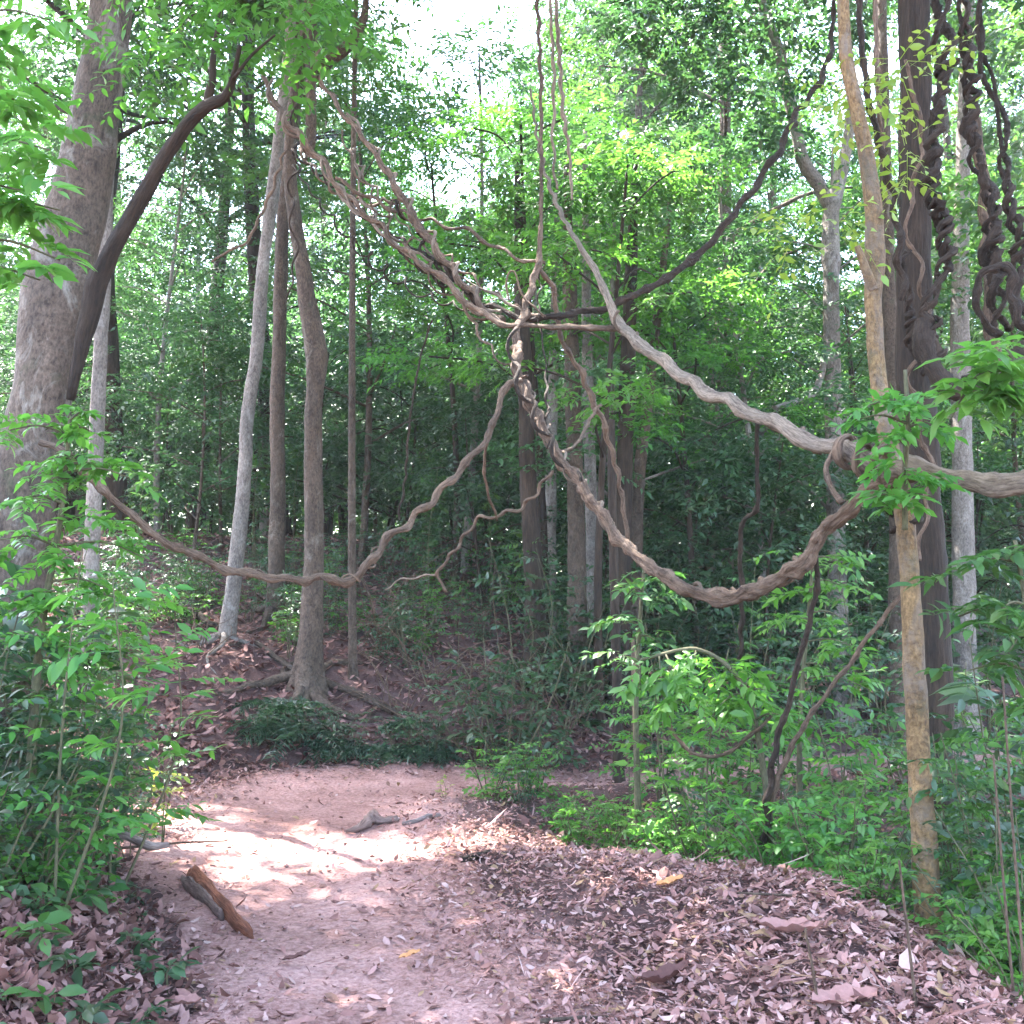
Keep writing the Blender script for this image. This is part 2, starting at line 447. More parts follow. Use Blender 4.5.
def make_tree(seed, H, r0, cb, cr, nclump, clr, n_per, L, n, ll, lw, droop, lmat, bmat, bend=.4, flat=.55):
    rng = np.random.default_rng(seed)
    root = bpy.data.objects.new('forest_tree', None); COL.objects.link(root)
    a = rng.uniform(0, 6.28, 2)
    z = np.linspace(H, -.3, 40)
    ax = np.stack([bend * np.sin(z / H * 3 + a[0]) - bend * math.sin(a[0]), bend * np.sin(z / H * 2.4 + a[1]) - bend * math.sin(a[1]), z], 1)
    R = r0 * (1 - .72 * np.clip(z, 0, H) / H)
    bits = [tube(ax, R, 10, .06, seed=seed, flare=.5)]
    clumps = []
    for i in range(nclump):
        zz = cb + (H - cb) * ((i + rng.uniform(0, 1)) / nclump)
        f = (zz - cb) / (H - cb + 1e-6)
        rr = cr * (1 - .55 * f ** 2) * rng.uniform(.45, 1.0)
        an = i * 2.399 + rng.uniform(-.5, .5)
        base = np.array([np.interp(zz - .25 * rr, z[::-1], ax[::-1, 0]), np.interp(zz - .25 * rr, z[::-1], ax[::-1, 1]), zz - .35 * rr])
        tip = base + np.array([rr * math.cos(an), rr * math.sin(an), .35 * rr])
        clumps.append((*tip, clr * rng.uniform(.7, 1.25)))
        mid = (base + tip) / 2 + np.array([0, 0, .1 * rr]) + rng.normal(0, .06 * rr, 3)
        Pb = catmull([base, mid, tip], 8)
        rb = np.interp(base[2], z[::-1], R[::-1])
        bits.append(tube(Pb, np.linspace(rb * .5, .012, 8), 5, .05, seed=i))
    clumps.append((ax[0][0], ax[0][1], H, clr))
    local_part('trunk', join(bits), bmat, root)
    local_part('crown', clump_sprays(rng, clumps, n_per, L, n, ll, lw, droop, axis=(0, 0, 0), flat=flat), lmat, root)
    return root

# ------------------------------------------------------------------ ground, path
def axis_coords(lo, hi, dense_lo, dense_hi, step, grow=1.12):
    c = list(np.arange(dense_lo, dense_hi + 1e-6, step))
    s, v = step, dense_hi
    while v < hi: s *= grow; v += s; c.append(v)
    s, v, l = step, dense_lo, []
    while v > lo: s *= grow; v -= s; l.append(v)
    return np.array(l[::-1] + c)

gx = axis_coords(-150, 150, -4.5, 5, .065); gy = axis_coords(-60, 220, 2.4, 13, .065)
GX, GY = np.meshgrid(gx, gy, indexing='ij')
GZ = np.concatenate([hgt(GX[i:i + 20], GY[i:i + 20], True) for i in range(0, len(gx), 20)])
nx, ny = GX.shape
i = np.arange(nx - 1)[:, None] * ny; j = np.arange(ny - 1)[None, :]
gq = np.stack([i + j, i + ny + j, i + ny + j + 1, i + j + 1], -1).reshape(-1, 4)
g = link('ground', mesh_data('ground', np.stack([GX, GY, GZ], -1).reshape(-1, 3), [gq], M['soil'])); g['kind'] = 'structure'

pts = catmull(PATH[:12], 340)
c2 = pts[:, :2]; tn = unit(np.gradient(c2, axis=0)); nr = np.stack([-tn[:, 1], tn[:, 0]], 1)
cs = np.linspace(-1, 1, 33)
hw = pts[:, 2:3] + .10 * noise2(np.arange(340)[:, None] * .045, np.sign(cs)[None] * 3.1, .5, 5) + .05
PX = c2[:, None, 0] + nr[:, None, 0] * hw * cs; PY = c2[:, None, 1] + nr[:, None, 1] * hw * cs
PZ = hgt(PX, PY) + .006 - .05 * ss(.93, 1.0, np.abs(cs))[None]
i = np.arange(339)[:, None] * 33; j = np.arange(32)[None]
pq = np.stack([i + j + 1, i + j, i + 33 + j, i + 34 + j], -1).reshape(-1, 4)
p = link('path', mesh_data('path', np.stack([PX, PY, PZ], -1).reshape(-1, 3), [pq], M['dirt'])); p['kind'] = 'structure'

# ------------------------------------------------------------------ leaf litter
def dead_leaves(X, Y, ln, rng, zlift=.03, tilt=.4):
    n = len(X)
    yaw = rng.uniform(0, 6.28, n)
    d = np.stack([np.cos(yaw), np.sin(yaw), rng.normal(0, tilt, n)], 1); d = unit(d)
    N = unit(np.stack([rng.normal(0, tilt, n), rng.normal(0, tilt, n), np.ones(n)], 1)); N = unit(N - d * (N * d).sum(1, keepdims=True))
    W = np.cross(d, N)
    wd = ln * rng.uniform(.32, .55, n)
    c1 = rng.normal(.15, .55, n); c2_ = rng.normal(.1, .5, n)
    g = np.array([(0, -.5), (-.42, -.2), (0, -.2), (.42, -.2), (-.40, .15), (0, .15), (.40, .15), (0, .5)])
    zz = c1[:, None] * (g[None, :, 1] ** 2) * ln[:, None] + c2_[:, None] * (g[None, :, 0] ** 2) * wd[:, None] * 1.6
    P = np.stack([X, Y, hgt(X, Y) + .006 + np.abs(d[:, 2]) * ln * .35 + rng.uniform(0, zlift, n)], 1)
    V = P[:, None] + d[:, None] * (g[None, :, 1] * ln[:, None])[..., None] + W[:, None] * (g[None, :, 0] * wd[:, None])[..., None] + N[:, None] * zz[..., None]
    o = (np.arange(n) * 8)[:, None, None]
    tr = np.array([(0, 3, 2), (0, 2, 1), (4, 5, 7), (5, 6, 7)]); q = np.array([(1, 2, 5, 4), (2, 3, 6, 5)])
    return V.reshape(-1, 3), [(tr[None] + o).reshape(-1, 3), (q[None] + o).reshape(-1, 4)]

def scatter(rng, n, x0, x1, y0, y1, cond, persp=True):
    out = []
    tot = 0
    while tot < n:
        k = n * 3
        y = 1 / rng.uniform(1 / y1, 1 / y0, k) if persp else rng.uniform(y0, y1, k)
        x = rng.uniform(x0, x1, k)
        d, s = path_sd(x, y)
        vis = (np.abs(x / y) < .56)
        m = cond(d, s, x, y, rng) & vis
        out.append(np.stack([x[m], y[m]], 1)); tot += m.sum()
        if m.sum() == 0: break
    return np.vstack(out)[:n]

rg = np.random.default_rng(21)
lit = []
def sticks(a, l0, l1, r):
    n_ = len(a); V, f = dead_leaves(a[:, 0], a[:, 1], r.uniform(l0, l1, n_), r, .04, .25)
    V = V.reshape(-1, 8, 3); c = V.mean(1, keepdims=True); ax = unit(V[:, 7:8] - V[:, 0:1])
    al = ((V - c) * ax).sum(-1, keepdims=True) * ax
    V = c + al + (V - c - al) * .13 + np.array([0, 0, .012])
    return V.reshape(-1, 3), f
R_ = lambda d, s, x, y, r: (s < 0) & (d > .35 * r.normal(0, 1, len(d)) + .12) & (d < 2.4) & (noise2(x, y, .55, 8) + .5 * noise2(x, y, .2, 2) > -1.1 + .8 * r.normal(0, 1, len(d)))
a = scatter(rg, 48000, -1.5, 5, 2.6, 9, R_)
lit.append(dead_leaves(a[:, 0], a[:, 1], .012 + .058 * rg.random(len(a)) ** 1.9, rg, .035, .36))
a = scatter(rg, 130, -1.5, 5, 2.6, 9, lambda d, s, x, y, r: (s < 0) & (d > .3) & (d < 2.4))
lit.append(dead_leaves(a[:, 0], a[:, 1], rg.uniform(.08, .13, len(a)), rg, .04, .5))
a = scatter(rg, 420, -1.5, 5, 2.6, 9, R_)
lit.append(sticks(a, .08, .28, rg))
a = scatter(rg, 5200, -3, 2, 2.6, 9.8, lambda d, s, x, y, r: (d < .05) & (d > -1.0 + .9 * r.random(len(d)) ** .4))
lit.append(dead_leaves(a[:, 0], a[:, 1], .008 + .035 * rg.random(len(a)) ** 2, rg, .006, .3))
a = scatter(rg, 1100, -3, 2, 2.6, 9.8, lambda d, s, x, y, r: (d < 0))
lit.append(dead_leaves(a[:, 0], a[:, 1], rg.uniform(.03, .075, len(a)), rg, .01, .3))
a = scatter(rg, 260, -3, 2, 2.6, 9.8, lambda d, s, x, y, r: (d < 0))
lit.append(sticks(a, .03, .14, rg))
a = scatter(rg, 3000, -4, 2, 7, 10.5, lambda d, s, x, y, r: (s > 0) & (np.abs(d + .05) < .28 * np.abs(r.normal(0, 1, len(d)))))
lit.append(dead_leaves(a[:, 0], a[:, 1], .015 + .06 * rg.random(len(a)) ** 1.5, rg, .02, .4))
a = scatter(rg, 4000, -3, 1, 2.6, 9, lambda d, s, x, y, r: (s < 0) & (d < .3) & (d > -.35 - .3 * r.random(len(d))))
lit.append(dead_leaves(a[:, 0], a[:, 1], .012 + .05 * rg.random(len(a)) ** 1.6, rg, .02, .4))
o = link('leaf_litter', mesh_data('leaf_litter', *join(lit), M['litter'])); o['kind'] = 'stuff'
lit = []
a = scatter(rg, 15000, -5, 0, 2.8, 9.5, lambda d, s, x, y, r: (s > 0) & (d > .12 * r.normal(0, 1, len(d)) + .1) & (d < 4))
lit.append(dead_leaves(a[:, 0], a[:, 1], .02 + .075 * rg.random(len(a)) ** 1.5, rg, .04, .5))
a = scatter(rg, 15000, -8, 3, 9, 19, lambda d, s, x, y, r: (s > 0) & (d > .1 * r.normal(0, 1, len(d))))
lit.append(dead_leaves(a[:, 0], a[:, 1], rg.uniform(.05, .13, len(a)), rg, .05))
a = scatter(rg, 6000, 0, 9, 5, 16, lambda d, s, x, y, r: (d > .1) & ~((s < 0) & (d < 2.3) & (y < 9)))
lit.append(dead_leaves(a[:, 0], a[:, 1], rg.uniform(.05, .12, len(a)), rg, .04))
o = link('dark_leaf_litter', mesh_data('dark_leaf_litter', *join(lit), M['litter_dark'])); o['kind'] = 'stuff'  # darker brown leaves on the bank, the slope and the far floor

a = scatter(rg, 1500, -4, 2, 2.6, 10, lambda d, s, x, y, r: (d < .15))
rr_ = .004 + .014 * rg.random(len(a)) ** 4
ico = np.array([(0, 0, 1), (.9, 0, .3), (.28, .85, .35), (-.72, .52, .25), (-.72, -.52, .4), (.28, -.85, .3), (0, 0, -.6)])
V = ico[None] * rr_[:, None, None] * rg.uniform(.6, 1.3, (len(a), 7, 1)) + np.stack([a[:, 0], a[:, 1], hgt(a[:, 0], a[:, 1]) + .005], 1)[:, None]
tf_ = np.array([(0, i_ + 1, (i_ + 1) % 5 + 1) for i_ in range(5)] + [(6, (i_ + 1) % 5 + 1, i_ + 1) for i_ in range(5)])
o = link('pebbles', mesh_data('pebbles', V.reshape(-1, 3), [(tf_[None] + (np.arange(len(a)) * 7)[:, None, None]).reshape(-1, 3)], M['litter_dark'], smooth=False)); o['kind'] = 'stuff'
# single dead leaves that stand out
def big_leaf(px, py, Y, ln, label, mat, seed, wid=.45, curl=1.2, yaw=None):
    r = np.random.default_rng(seed)
    q = at(px, py, Y); yaw = r.uniform(0, 6.28) if yaw is None else yaw
    u = np.linspace(-.5, .5, 13); v = np.linspace(-1, 1, 7)
    Uu, Vv = np.meshgrid(u, v, indexing='ij')
    w = wid * .5 * np.sqrt(np.clip(1 - (2 * Uu) ** 2, 0, 1)) ** 1.2 + .004
    x = Uu; y = Vv * w; z = curl * (y ** 2) * 1.8 + .35 * curl * Uu ** 2 - .04 * (1 - np.abs(Vv)) + .03 * np.sin(Uu * 14) * np.abs(Vv) + .02 * np.sin(Uu * 31 + 2 * Vv)
    gz = h1(q[0], q[1])
    c, s = math.cos(yaw), math.sin(yaw); t = r.uniform(.05, .3)
    V = np.stack([q[0] + ln * (c * x - s * y), q[1] + ln * (s * x + c * y), gz + .05 + ln * (z + t * x)], -1).reshape(-1, 3)
    i = np.arange(12)[:, None] * 7; j = np.arange(6)[None]
    qd = np.stack([i + j, i + 7 + j, i + 8 + j, i + j + 1], -1).reshape(-1, 4)
    return solo('dead_leaf', (V, [qd]), M[mat], label, 'leaf')
big_leaf(665, 948, 4.2, .21, 'large curled brown dead leaf lying hollow side up on the litter mound', 'litter_dark', 1, .38, 2.2, .35)
big_leaf(790, 938, 4.25, .26, 'long folded pale brown dead leaf on the litter mound near the yellow tree', 'litter', 2, .4, 1.4, -.5)
big_leaf(845, 1010, 3.6, .24, 'pale ribbed dead leaf lying at the lower edge of the litter mound', 'litter', 3, .5, .5, .2)
big_leaf(410, 910, 4.75, .10, 'small orange dead leaf lying alone in the middle of the path', 'litter_orange', 4, .5, .6, .2)
big_leaf(297, 917, 4.7, .12, 'dark brown dead leaf on the path beside the split orange wood', 'litter_dark', 5, .4, .8, .1)
big_leaf(670, 885, 5.1, .15, 'orange brown dead leaf on the crest of the litter mound', 'litter_orange', 6, .4, .9, .4)
big_leaf(300, 995, 4.0, .13, 'pinkish dead leaf lying flat on the bare path nearest the viewer', 'litter', 7, .45, .5, .1)
big_leaf(185, 965, 4.1, .15, 'pale curled dead leaf among green seedlings on the bank', 'litter', 8, .5, 1.0, -.3)

# ------------------------------------------------------------------ fallen wood
def broken_slab():
    t = thing('broken_wood', 'split slab of orange rotten wood lying on the path edge', 'log', at(222, 893, 5.25))
    A, B = at(190, 864, 5.85), at(252, 918, 5.0)
    n = 26
    P = np.linspace(A, B, n); P[:, 2] = [h1(a_[0], a_[1]) + .022 + .03 * (1 - f_) for a_, f_ in zip(P, np.linspace(0, 1, n))]
    R = .064 * (1 + .22 * np.sin(np.linspace(0.3, 8, n))) * np.interp(np.linspace(0, 1, n), [0, .15, .8, 1], [.75, 1, .95, .35])
    part('heartwood', tube(P, R, 18, .2, .16, 1.0, .42, 5), M['wood_orange'], t)
    part('bark', tube(P[:18] + np.array([-.034, -.012, -.004]), R[:18] * .62, 16, .2, .1, 0, .36, 8), M['wood_brown'], t)
    return t
broken_slab()
P, R = pxc([(60, 800, 3, 6.0), (105, 830, 3.4, 5.95), (132, 838, 4.4, 5.9), (150, 846, 4.2, 5.85), (168, 845, 2.5, 5.95)], 40)
for k in range(len(P)): P[k][2] = max(P[k][2], h1(P[k][0], P[k][1]) + .03)
solo('fallen_branch', tube(P, R, 12, .14, seed=4), M['wood_grey'], 'weathered grey branch poking out of the thicket behind the split orange wood', 'branch')
def ground_log(pts, label, mat, lift=.02, seed=0, cat='log', name='fallen_log', rough=.14):
    P, R = pxc(pts, 36)
    for k in range(len(P)): P[k][2] = h1(P[k][0], P[k][1]) + R[k] * .6 + lift
    return solo(name, tube(P, R, 11, rough, .08, 3, seed=seed), M[mat], label, cat)
ground_log([(346, 824, 1.5, 7.25), (358, 821, 3.6, 7.3), (366, 814, 5, 7.38), (372, 804, 5.5, 7.6), (379, 806, 3.6, 7.55), (398, 803, 2.6, 7.6)], 'short crooked chunk of brown wood lying on the path', 'wood_brown', .02, 2, rough=.3)
ground_log([(403, 819, 2, 7.4), (420, 814, 2.3, 7.5), (440, 808, 1.6, 7.6)], 'thin pale stick lying on the path beside the wood chunk', 'wood_grey', .01, 3, 'stick', 'fallen_stick')
ground_log([(460, 862, 3, 6.3), (475, 858, 3.5, 6.35), (490, 850, 2, 6.5)], 'short dark stick on the sunlit litter at the path edge', 'bark_dark', .01, 4, 'stick', 'fallen_stick')
ground_log([(255, 678, 2.6, 11.6), (300, 697, 3.2, 11.2), (345, 708, 3.8, 10.9), (385, 716, 3.4, 10.7), (432, 722, 2.4, 10.5)], 'long dark log lying across the slope below the bent tree', 'bark_mid', .03, 5)
ground_log([(130, 640, 4, 13), (180, 655, 5, 12.5), (215, 672, 5, 12)], 'dark log lying high on the slope behind the leaning grey tree', 'bark_dark', .03, 6)
P, R = pxc([(676, 757, 6, 8.2), (690, 790, 8, 7.7), (708, 820, 9, 7.3), (728, 858, 9, 7.0)], 30)
solo('fallen_log', tube(P, R * .8, 12, .14, seed=9), M['wood_brown'], 'grey dead log slanting down into the gully behind the litter mound', 'log')
for k, (x, y, Y, a, ln, lab) in enumerate([(110, 690, 6.5, .4, .9, 'bare twig poking out of the undergrowth below the thick grey tree'), (540, 985, 4.0, .2, .3, 'thin dark twig lying across the edge of the path below the mound'),
                                           (850, 900, 4.6, 2.4, .5, 'bent dark twig lying on the litter near the yellow tree')]):
    q = at(x, y, Y); q[2] = h1(q[0], q[1]) + .03
    P = catmull([q, q + np.array([math.cos(a), math.sin(a) * .4, .05]) * ln * .5, q + np.array([math.cos(a + .3), math.sin(a) * .4, .02]) * ln], 12)
    solo('twig', tube(P, np.linspace(.009, .004, 12), 6, .1, seed=k), M['bark_mid'], lab, 'twig')

# ------------------------------------------------------------------ main trees
def px_tree(name, label, cat, trunk, mat, limbs=(), n=90, sides=20, rough=.05, flare=.8, seed=0, group=None, roots=0, limb_mat=None):
    P, R = pxc(trunk, n, ground=True)
    P0 = P[-1].copy(); P0[2] = h1(P0[0], P0[1])
    t = thing(name, label, cat, P0, group)
    part('trunk', tube(P, R, sides, rough, seed=seed, flare=flare), mat, t)
    rq = np.random.default_rng(seed + 900)
    for k in range(roots):
        a_ = k * 6.283 / roots + rq.uniform(-.5, .5); r0 = R[-1]; l_ = r0 * rq.uniform(5, 10)
        f_ = np.linspace(0, 1, 16); an = a_ + .5 * np.sin(f_ * 3 + rq.uniform(0, 6))
        X_ = P0[0] + np.cos(an) * (r0 * .5 + l_ * f_); Y_ = P0[1] + np.sin(an) * (r0 * .5 + l_ * f_)
        Rr = r0 * .34 * (1 - f_) ** .8 + .006
        Z_ = hgt(X_, Y_) + Rr * .35 + r0 * 1.0 * (1 - f_) ** 4 - .02 * f_
        part('root', tube(np.stack([X_, Y_, Z_], 1), Rr, 9, .14, seed=k), mat, t)
    for k, l in enumerate(limbs):
        Pl, Rl = pxc(l, 40)
        part('limb', tube(Pl, Rl, 12, rough * 1.6, seed=seed + k + 1), limb_mat or mat, t)
    return t

BIG = px_tree('tree', 'thick grey brown leaning tree with a dark forked limb beside the path', 'tree',
    [(150, -420, 14, 6.9), (128, -180, 18), (112, 0, 20.5), (97, 100, 23), (79, 200, 29), (66, 255, 32), (57, 300, 35), (49, 350, 32), (40, 400, 29), (27, 470, 30), (17, 540, 31), (9, 620, 33, 6.1), (6, 660, 35, 6.0)],
    M['bark_big'], [[(70, 400, 4, 6.2), (82, 345, 8, 6.2), (92, 305, 10, 6.2), (99, 278, 10.5, 6.18), (112, 250, 9, 6.15), (135, 210, 8, 6.1), (160, 165, 7.6, 6.0), (185, 128, 7, 5.9), (205, 107, 6.6, 5.8), (225, 97, 5.2, 5.7), (234, 74, 3.2, 5.6), (240, 45, 2.2, 5.5)],
                    [(206, 108, 5, 5.8), (212, 80, 4, 5.8), (214, 50, 3, 5.8), (222, 10, 2, 5.8)], [(234, 78, 2.0, 5.6), (252, 55, 1.6, 5.5), (275, 35, 1.2, 5.4)]], n=130, sides=28, rough=.05, flare=.15, seed=11, limb_mat=M['bark_dark'])
px_tree('tree', 'slim pale tree just behind the thick leaning tree', 'tree', [(124, -160, 4, 9), (112, 100, 5), (107, 200, 6), (103, 300, 6.8), (99, 380, 7), (94, 500, 7.5, 9), (90, 600, 8, 9)], M['bark_pale'], seed=12)
GT = px_tree('tree', 'slender grey tree leaning over the slope with its foot in dead leaves', 'tree',
    [(306, -260, 4, 12.4), (292, 0, 5), (285, 90, 6), (278, 150, 6.5), (270, 215, 6.5), (265, 250, 6), (261, 290, 6.5), (257, 350, 6.8), (247, 420, 6.5), (245, 470, 7), (238, 545, 7.5), (229, 620, 8), (221, 680, 8.5, 11.6)], M['bark_pale'], seed=13, roots=5)
px_tree('tree', 'straight mossy brown tree between the leaning grey tree and the bent tree', 'tree',
    [(306, -240, 5, 13.5), (298, 60, 6), (292, 140, 6.2), (283, 220, 6.5), (279, 350, 7), (277, 420, 7.5), (278, 480, 7.5), (276, 580, 8.5), (273, 650, 10, 13)], M['bark_mid'], seed=14, roots=5)
KT = px_tree('tree', 'brown tree with a kinked grey trunk at the foot of the slope', 'tree',
    [(330, -330, 5, 11.2), (322, -100, 7), (309, 10, 7.5), (300, 70, 7), (292, 120, 6.5), (290, 170, 6.5), (295, 220, 7.2), (303, 270, 8), (309, 310, 9.5), (315, 345, 11), (317, 362, 11), (315, 390, 9), (313, 430, 9), (314, 520, 9.5), (313, 590, 10.5), (309, 660, 11.5), (306, 705, 14, 10.9)],
    M['bark_mid'], [[(300, 95, 5, 11.2), (322, 68, 6, 11.1), (345, 48, 6, 11), (360, 28, 5, 11), (366, 0, 3.5, 11), (362, -40, 3, 11)], [(307, 160, 2.5, 11), (311, 140, 5, 11), (311, 100, 5.5, 11), (312, 20, 6, 11), (316, -60, 5, 11)]], seed=15, roots=6)
px_tree('tree', 'thin grey pole of a tree rising from the slope near the bent tree', 'tree', [(356, -20, 2.4, 11.6), (353, 200, 3), (352, 400, 3.6), (352, 560, 4), (353, 690, 4.5, 11.3)], M['bark_mid'], sides=10, seed=16)
dk = 'dark straight trunks in the wood behind the path bend'
C1 = px_tree('tree', 'blackish straight tree standing behind the knot of vines', 'tree', [(517, 165, 2.5, 12.2), (521, 300, 7), (525, 380, 7.5), (528, 480, 8.5), (533, 560, 9.5), (537, 680, 11.5, 11.8)], M['bark_dark'], seed=17, roots=5)
C2 = px_tree('tree', 'paired grey brown trunks beyond the hanging vine, fatter one', 'tree', [(566, 160, 2.5, 12.6), (570, 300, 7.5), (573, 400, 8), (576, 520, 8.5), (578, 640, 10.5, 12.3)], M['bark_mid'], seed=18, roots=5)
px_tree('tree', 'narrow grey trunk close beside the fatter grey brown trunk', 'tree', [(585, 130, 2, 12.9), (587, 350, 5.4), (591, 500, 6), (594, 640, 7, 12.6)], M['bark_pale'], seed=19)
C3 = px_tree('tree', 'dark brown trunk behind the lowest part of the hanging vine', 'tree', [(636, 150, 2.5, 12.4), (630, 300, 7), (626, 420, 8), (623, 550, 8.5), (620, 660, 10.5, 12.1)], M['bark_dark'], seed=20, roots=5)
C4 = px_tree('tree', 'lean trunk tilting against the dark brown trunk', 'tree', [(676, 150, 2, 13), (648, 400, 5.5), (639, 480, 6), (634, 620, 7, 12.7)], M['bark_mid'], seed=21)
px_tree('tree', 'slim grey trunk far behind the blackish tree', 'tree', [(558, 170, 2, 14.2), (554, 350, 5), (551, 480, 5.5), (550, 640, 6.5, 14)], M['bark_pale'], seed=22)
px_tree('tree', 'dark thin trunk standing in the low shrubs behind the litter mound', 'tree', [(611, 420, 4, 9.6), (613, 540, 4.5), (617, 680, 5), (619, 790, 6, 9.3)], M['bark_dark'], sides=12, seed=23)
PF = px_tree('tree', 'pale forked tree with a dark burl below its fork', 'tree',
    [(852, 80, 4, 14), (848, 140, 5.5), (838, 185, 7), (831, 215, 8), (831, 250, 9.5), (831, 262, 10), (831, 285, 8), (833, 400, 8.5), (836, 520, 9), (838, 620, 10), (840, 720, 11, 13.6)], M['bark_pale'],
    [[(831, 210, 6, 13.9), (819, 185, 7, 13.8), (805, 165, 7, 13.7), (796, 130, 6, 13.6), (785, 80, 6, 13.5), (777, 45, 5.5, 13.4), (764, 10, 5, 13.3), (750, -40, 4, 13.2)],
     [(832, 320, 3, 14), (818, 385, 3.5, 13.5), (800, 400, 3.5, 13), (775, 408, 2.5, 12.6)]], seed=24)
YT = px_tree('tree', 'slender ochre barked tree growing at the edge of the litter mound', 'tree',
    [(838, -240, 5, 5.3), (843, 0, 6), (847, 60, 6.8), (857, 110, 7.4), (868, 165, 8), (874, 220, 9), (875, 262, 10.5), (873, 300, 8.5), (876, 350, 8.2), (880, 395, 8.5), (888, 440, 9), (900, 490, 9.5), (907, 540, 9.5), (912, 620, 10), (917, 720, 11), (922, 810, 11.5), (927, 890, 13, 5.0)],
    M['bark_yellow'], [[(873, 290, 6, 5.15), (863, 262, 4.5, 5.12), (857, 246, 3, 5.1)]], n=120, rough=.05, flare=.45, seed=25, roots=5)
DT = px_tree('tree', 'thick dark reddish tree standing close behind the ochre barked tree', 'tree',
    [(912, -150, 14, 7.2), (914, 0, 15), (915, 100, 15), (914, 200, 16), (914, 300, 17), (916, 380, 18), (922, 480, 18), (928, 560, 18), (930, 640, 19), (932, 740, 20), (934, 830, 24, 7.0)], M['bark_dark'], rough=.08, seed=26, roots=5)
px_tree('tree', 'pale smooth tree seen past the curly vines', 'tree', [(972, -120, 6, 13), (962, 200, 7.5), (960, 320, 9.5), (962, 450, 10), (964, 600, 11, 12.6)], M['bark_pale'], seed=27)
px_tree('tree', 'grey tree half hidden behind the forking ochre tree', 'tree', [(880, -60, 4.5, 12), (886, 180, 6), (888, 280, 7), (893, 360, 7.5), (897, 480, 8), (898, 640, 9, 11.8)], M['bark_mid'], seed=28)
px_tree('tree', 'thin brown sapling pole in the shrubs beyond the mound', 'tree', [(633, 640, 1.8, 7.8), (634, 700, 2.2), (638, 800, 2.8, 7.6)], M['vine'], sides=8, seed=29)

HOLES = [((-1.75, 6.55, 0), .5), ((-1.25, 6.6, 0), .6), ((-.8, 6.5, 0), .5), ((-.3, 6.3, 0), .25), ((.4, 6.0, .2), .05), (at(30, 150, 3.7), .12), (at(600, 180, 11.8), 1.6), (at(700, 388, 6.6), .45), (at(900, 430, 4.7), .3), (at(790, 800, 5.8), .15),
         (at(690, 690, 6.3), .45), (at(640, 810, 7), .3), (at(110, 540, 4.9), .35), (at(235, 20, 5.9), .8), (at(820, 600, 6.4), .4)]  # spots kept in sun: crown clumps on their sun rays are dropped
def canopy(t, cx, cy, cr, z0, z1, ncl, seed, trunk_top, lmat='leaf', bmat='bark_mid'):  # unseen crown added above the view to shade the ground around the sun patches
    rng = np.random.default_rng(seed); cl = []
    for i in range(ncl):
        r = cr * math.sqrt((i + .5) / ncl); a = i * 2.399 + rng.uniform(-.3, .3)
        c = np.array([cx + r * math.cos(a), cy + r * math.sin(a), z0 + (z1 - z0) * rng.uniform(0, 1) * (1 - .5 * (r / cr) ** 2)]); k = rng.uniform(.8, 1.2)
        bad = False
        for g, rad in HOLES:
            w_ = c - np.array(g); d_ = np.linalg.norm(w_ - SUN * w_.dot(SUN))
            if d_ < rad + .55 * k: bad = True
        if not bad: cl.append((*c, k))
    if not cl: return
    part('crown', clump_sprays(rng, cl, 120, .55, 11, .20, .095, .2, axis=(cx, cy, z0)), M[lmat], t)
    tt = np.array(trunk_top)
    for i in range(0, len(cl), max(1, len(cl) // 6)):
        c = np.array(cl[i][:3])
        P = catmull([tt, tt * .5 + c * .5 + np.array([0, 0, -.2]), c], 14)
        part('limb', tube(P, np.linspace(.05, .012, 14), 7, .06, seed=i), M[bmat], t)
canopy(BIG, -4.6, 8.0, 3.5, 10, 12.5, 46, 1, at(150, -420, 6.9))
canopy(GT, -4.2, 12.0, 3.5, 10.8, 13.5, 46, 2, at(306, -260, 12.4))
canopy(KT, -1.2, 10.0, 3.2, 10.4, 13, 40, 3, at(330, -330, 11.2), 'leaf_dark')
canopy(BIG, -3.0, 8.6, 3.0, 10, 12.3, 44, 6, at(150, -420, 6.9))
canopy(BIG, -4.5, 9.2, 1.7, 10, 12, 22, 7, at(150, -420, 6.9))
canopy(BIG, -5.3, 7.6, 1.7, 10, 12, 16, 8, at(150, -420, 6.9))
canopy(BIG, -5.2, 7.0, 1.8, 10, 12, 20, 10, at(150, -420, 6.9))
canopy(BIG, -3.4, 9.9, 2.0, 10, 12, 26, 9, at(150, -420, 6.9))
canopy(YT, -1.5, 7.9, 2.9, 9.3, 11.5, 44, 4, at(838, -240, 5.3))
# ------------------------------------------------------------------ vines
def vine(label, pts, mat='vine', wig=0., per=.25, n=None, seed=0, lobe=.12, twist=9, knob=.0, kper=.2, rough=.1, flat=1., sides=14, name='vine', cat='vine', swell=.45, swell_d=.17):
    L = sum(math.hypot(a[0] - b[0], a[1] - b[1]) for a, b in zip(pts[:-1], pts[1:]))
    n = n or int(L / 3); pts = [(q[0], q[1], q[2] * .64, *q[3:]) for q in pts]
    P, R = pxc(pts, n, wig, per, seed)
    s_ = np.concatenate([[0], np.cumsum(np.linalg.norm(np.diff(P, axis=0), axis=1))])
    q_ = np.random.default_rng(seed + 500)
    for c_ in np.arange(.05, s_[-1], swell_d):
        c_ += q_.uniform(-.35, .35) * swell_d
        R = R * (1 + swell * q_.uniform(.3, 1.2) * np.exp(-((s_ - c_) / (R.mean() * 1.6)) ** 2))
    return solo(name, tube(P, R, sides, rough, lobe, twist, flat, seed, None, knob, kper), M[mat], label, cat)

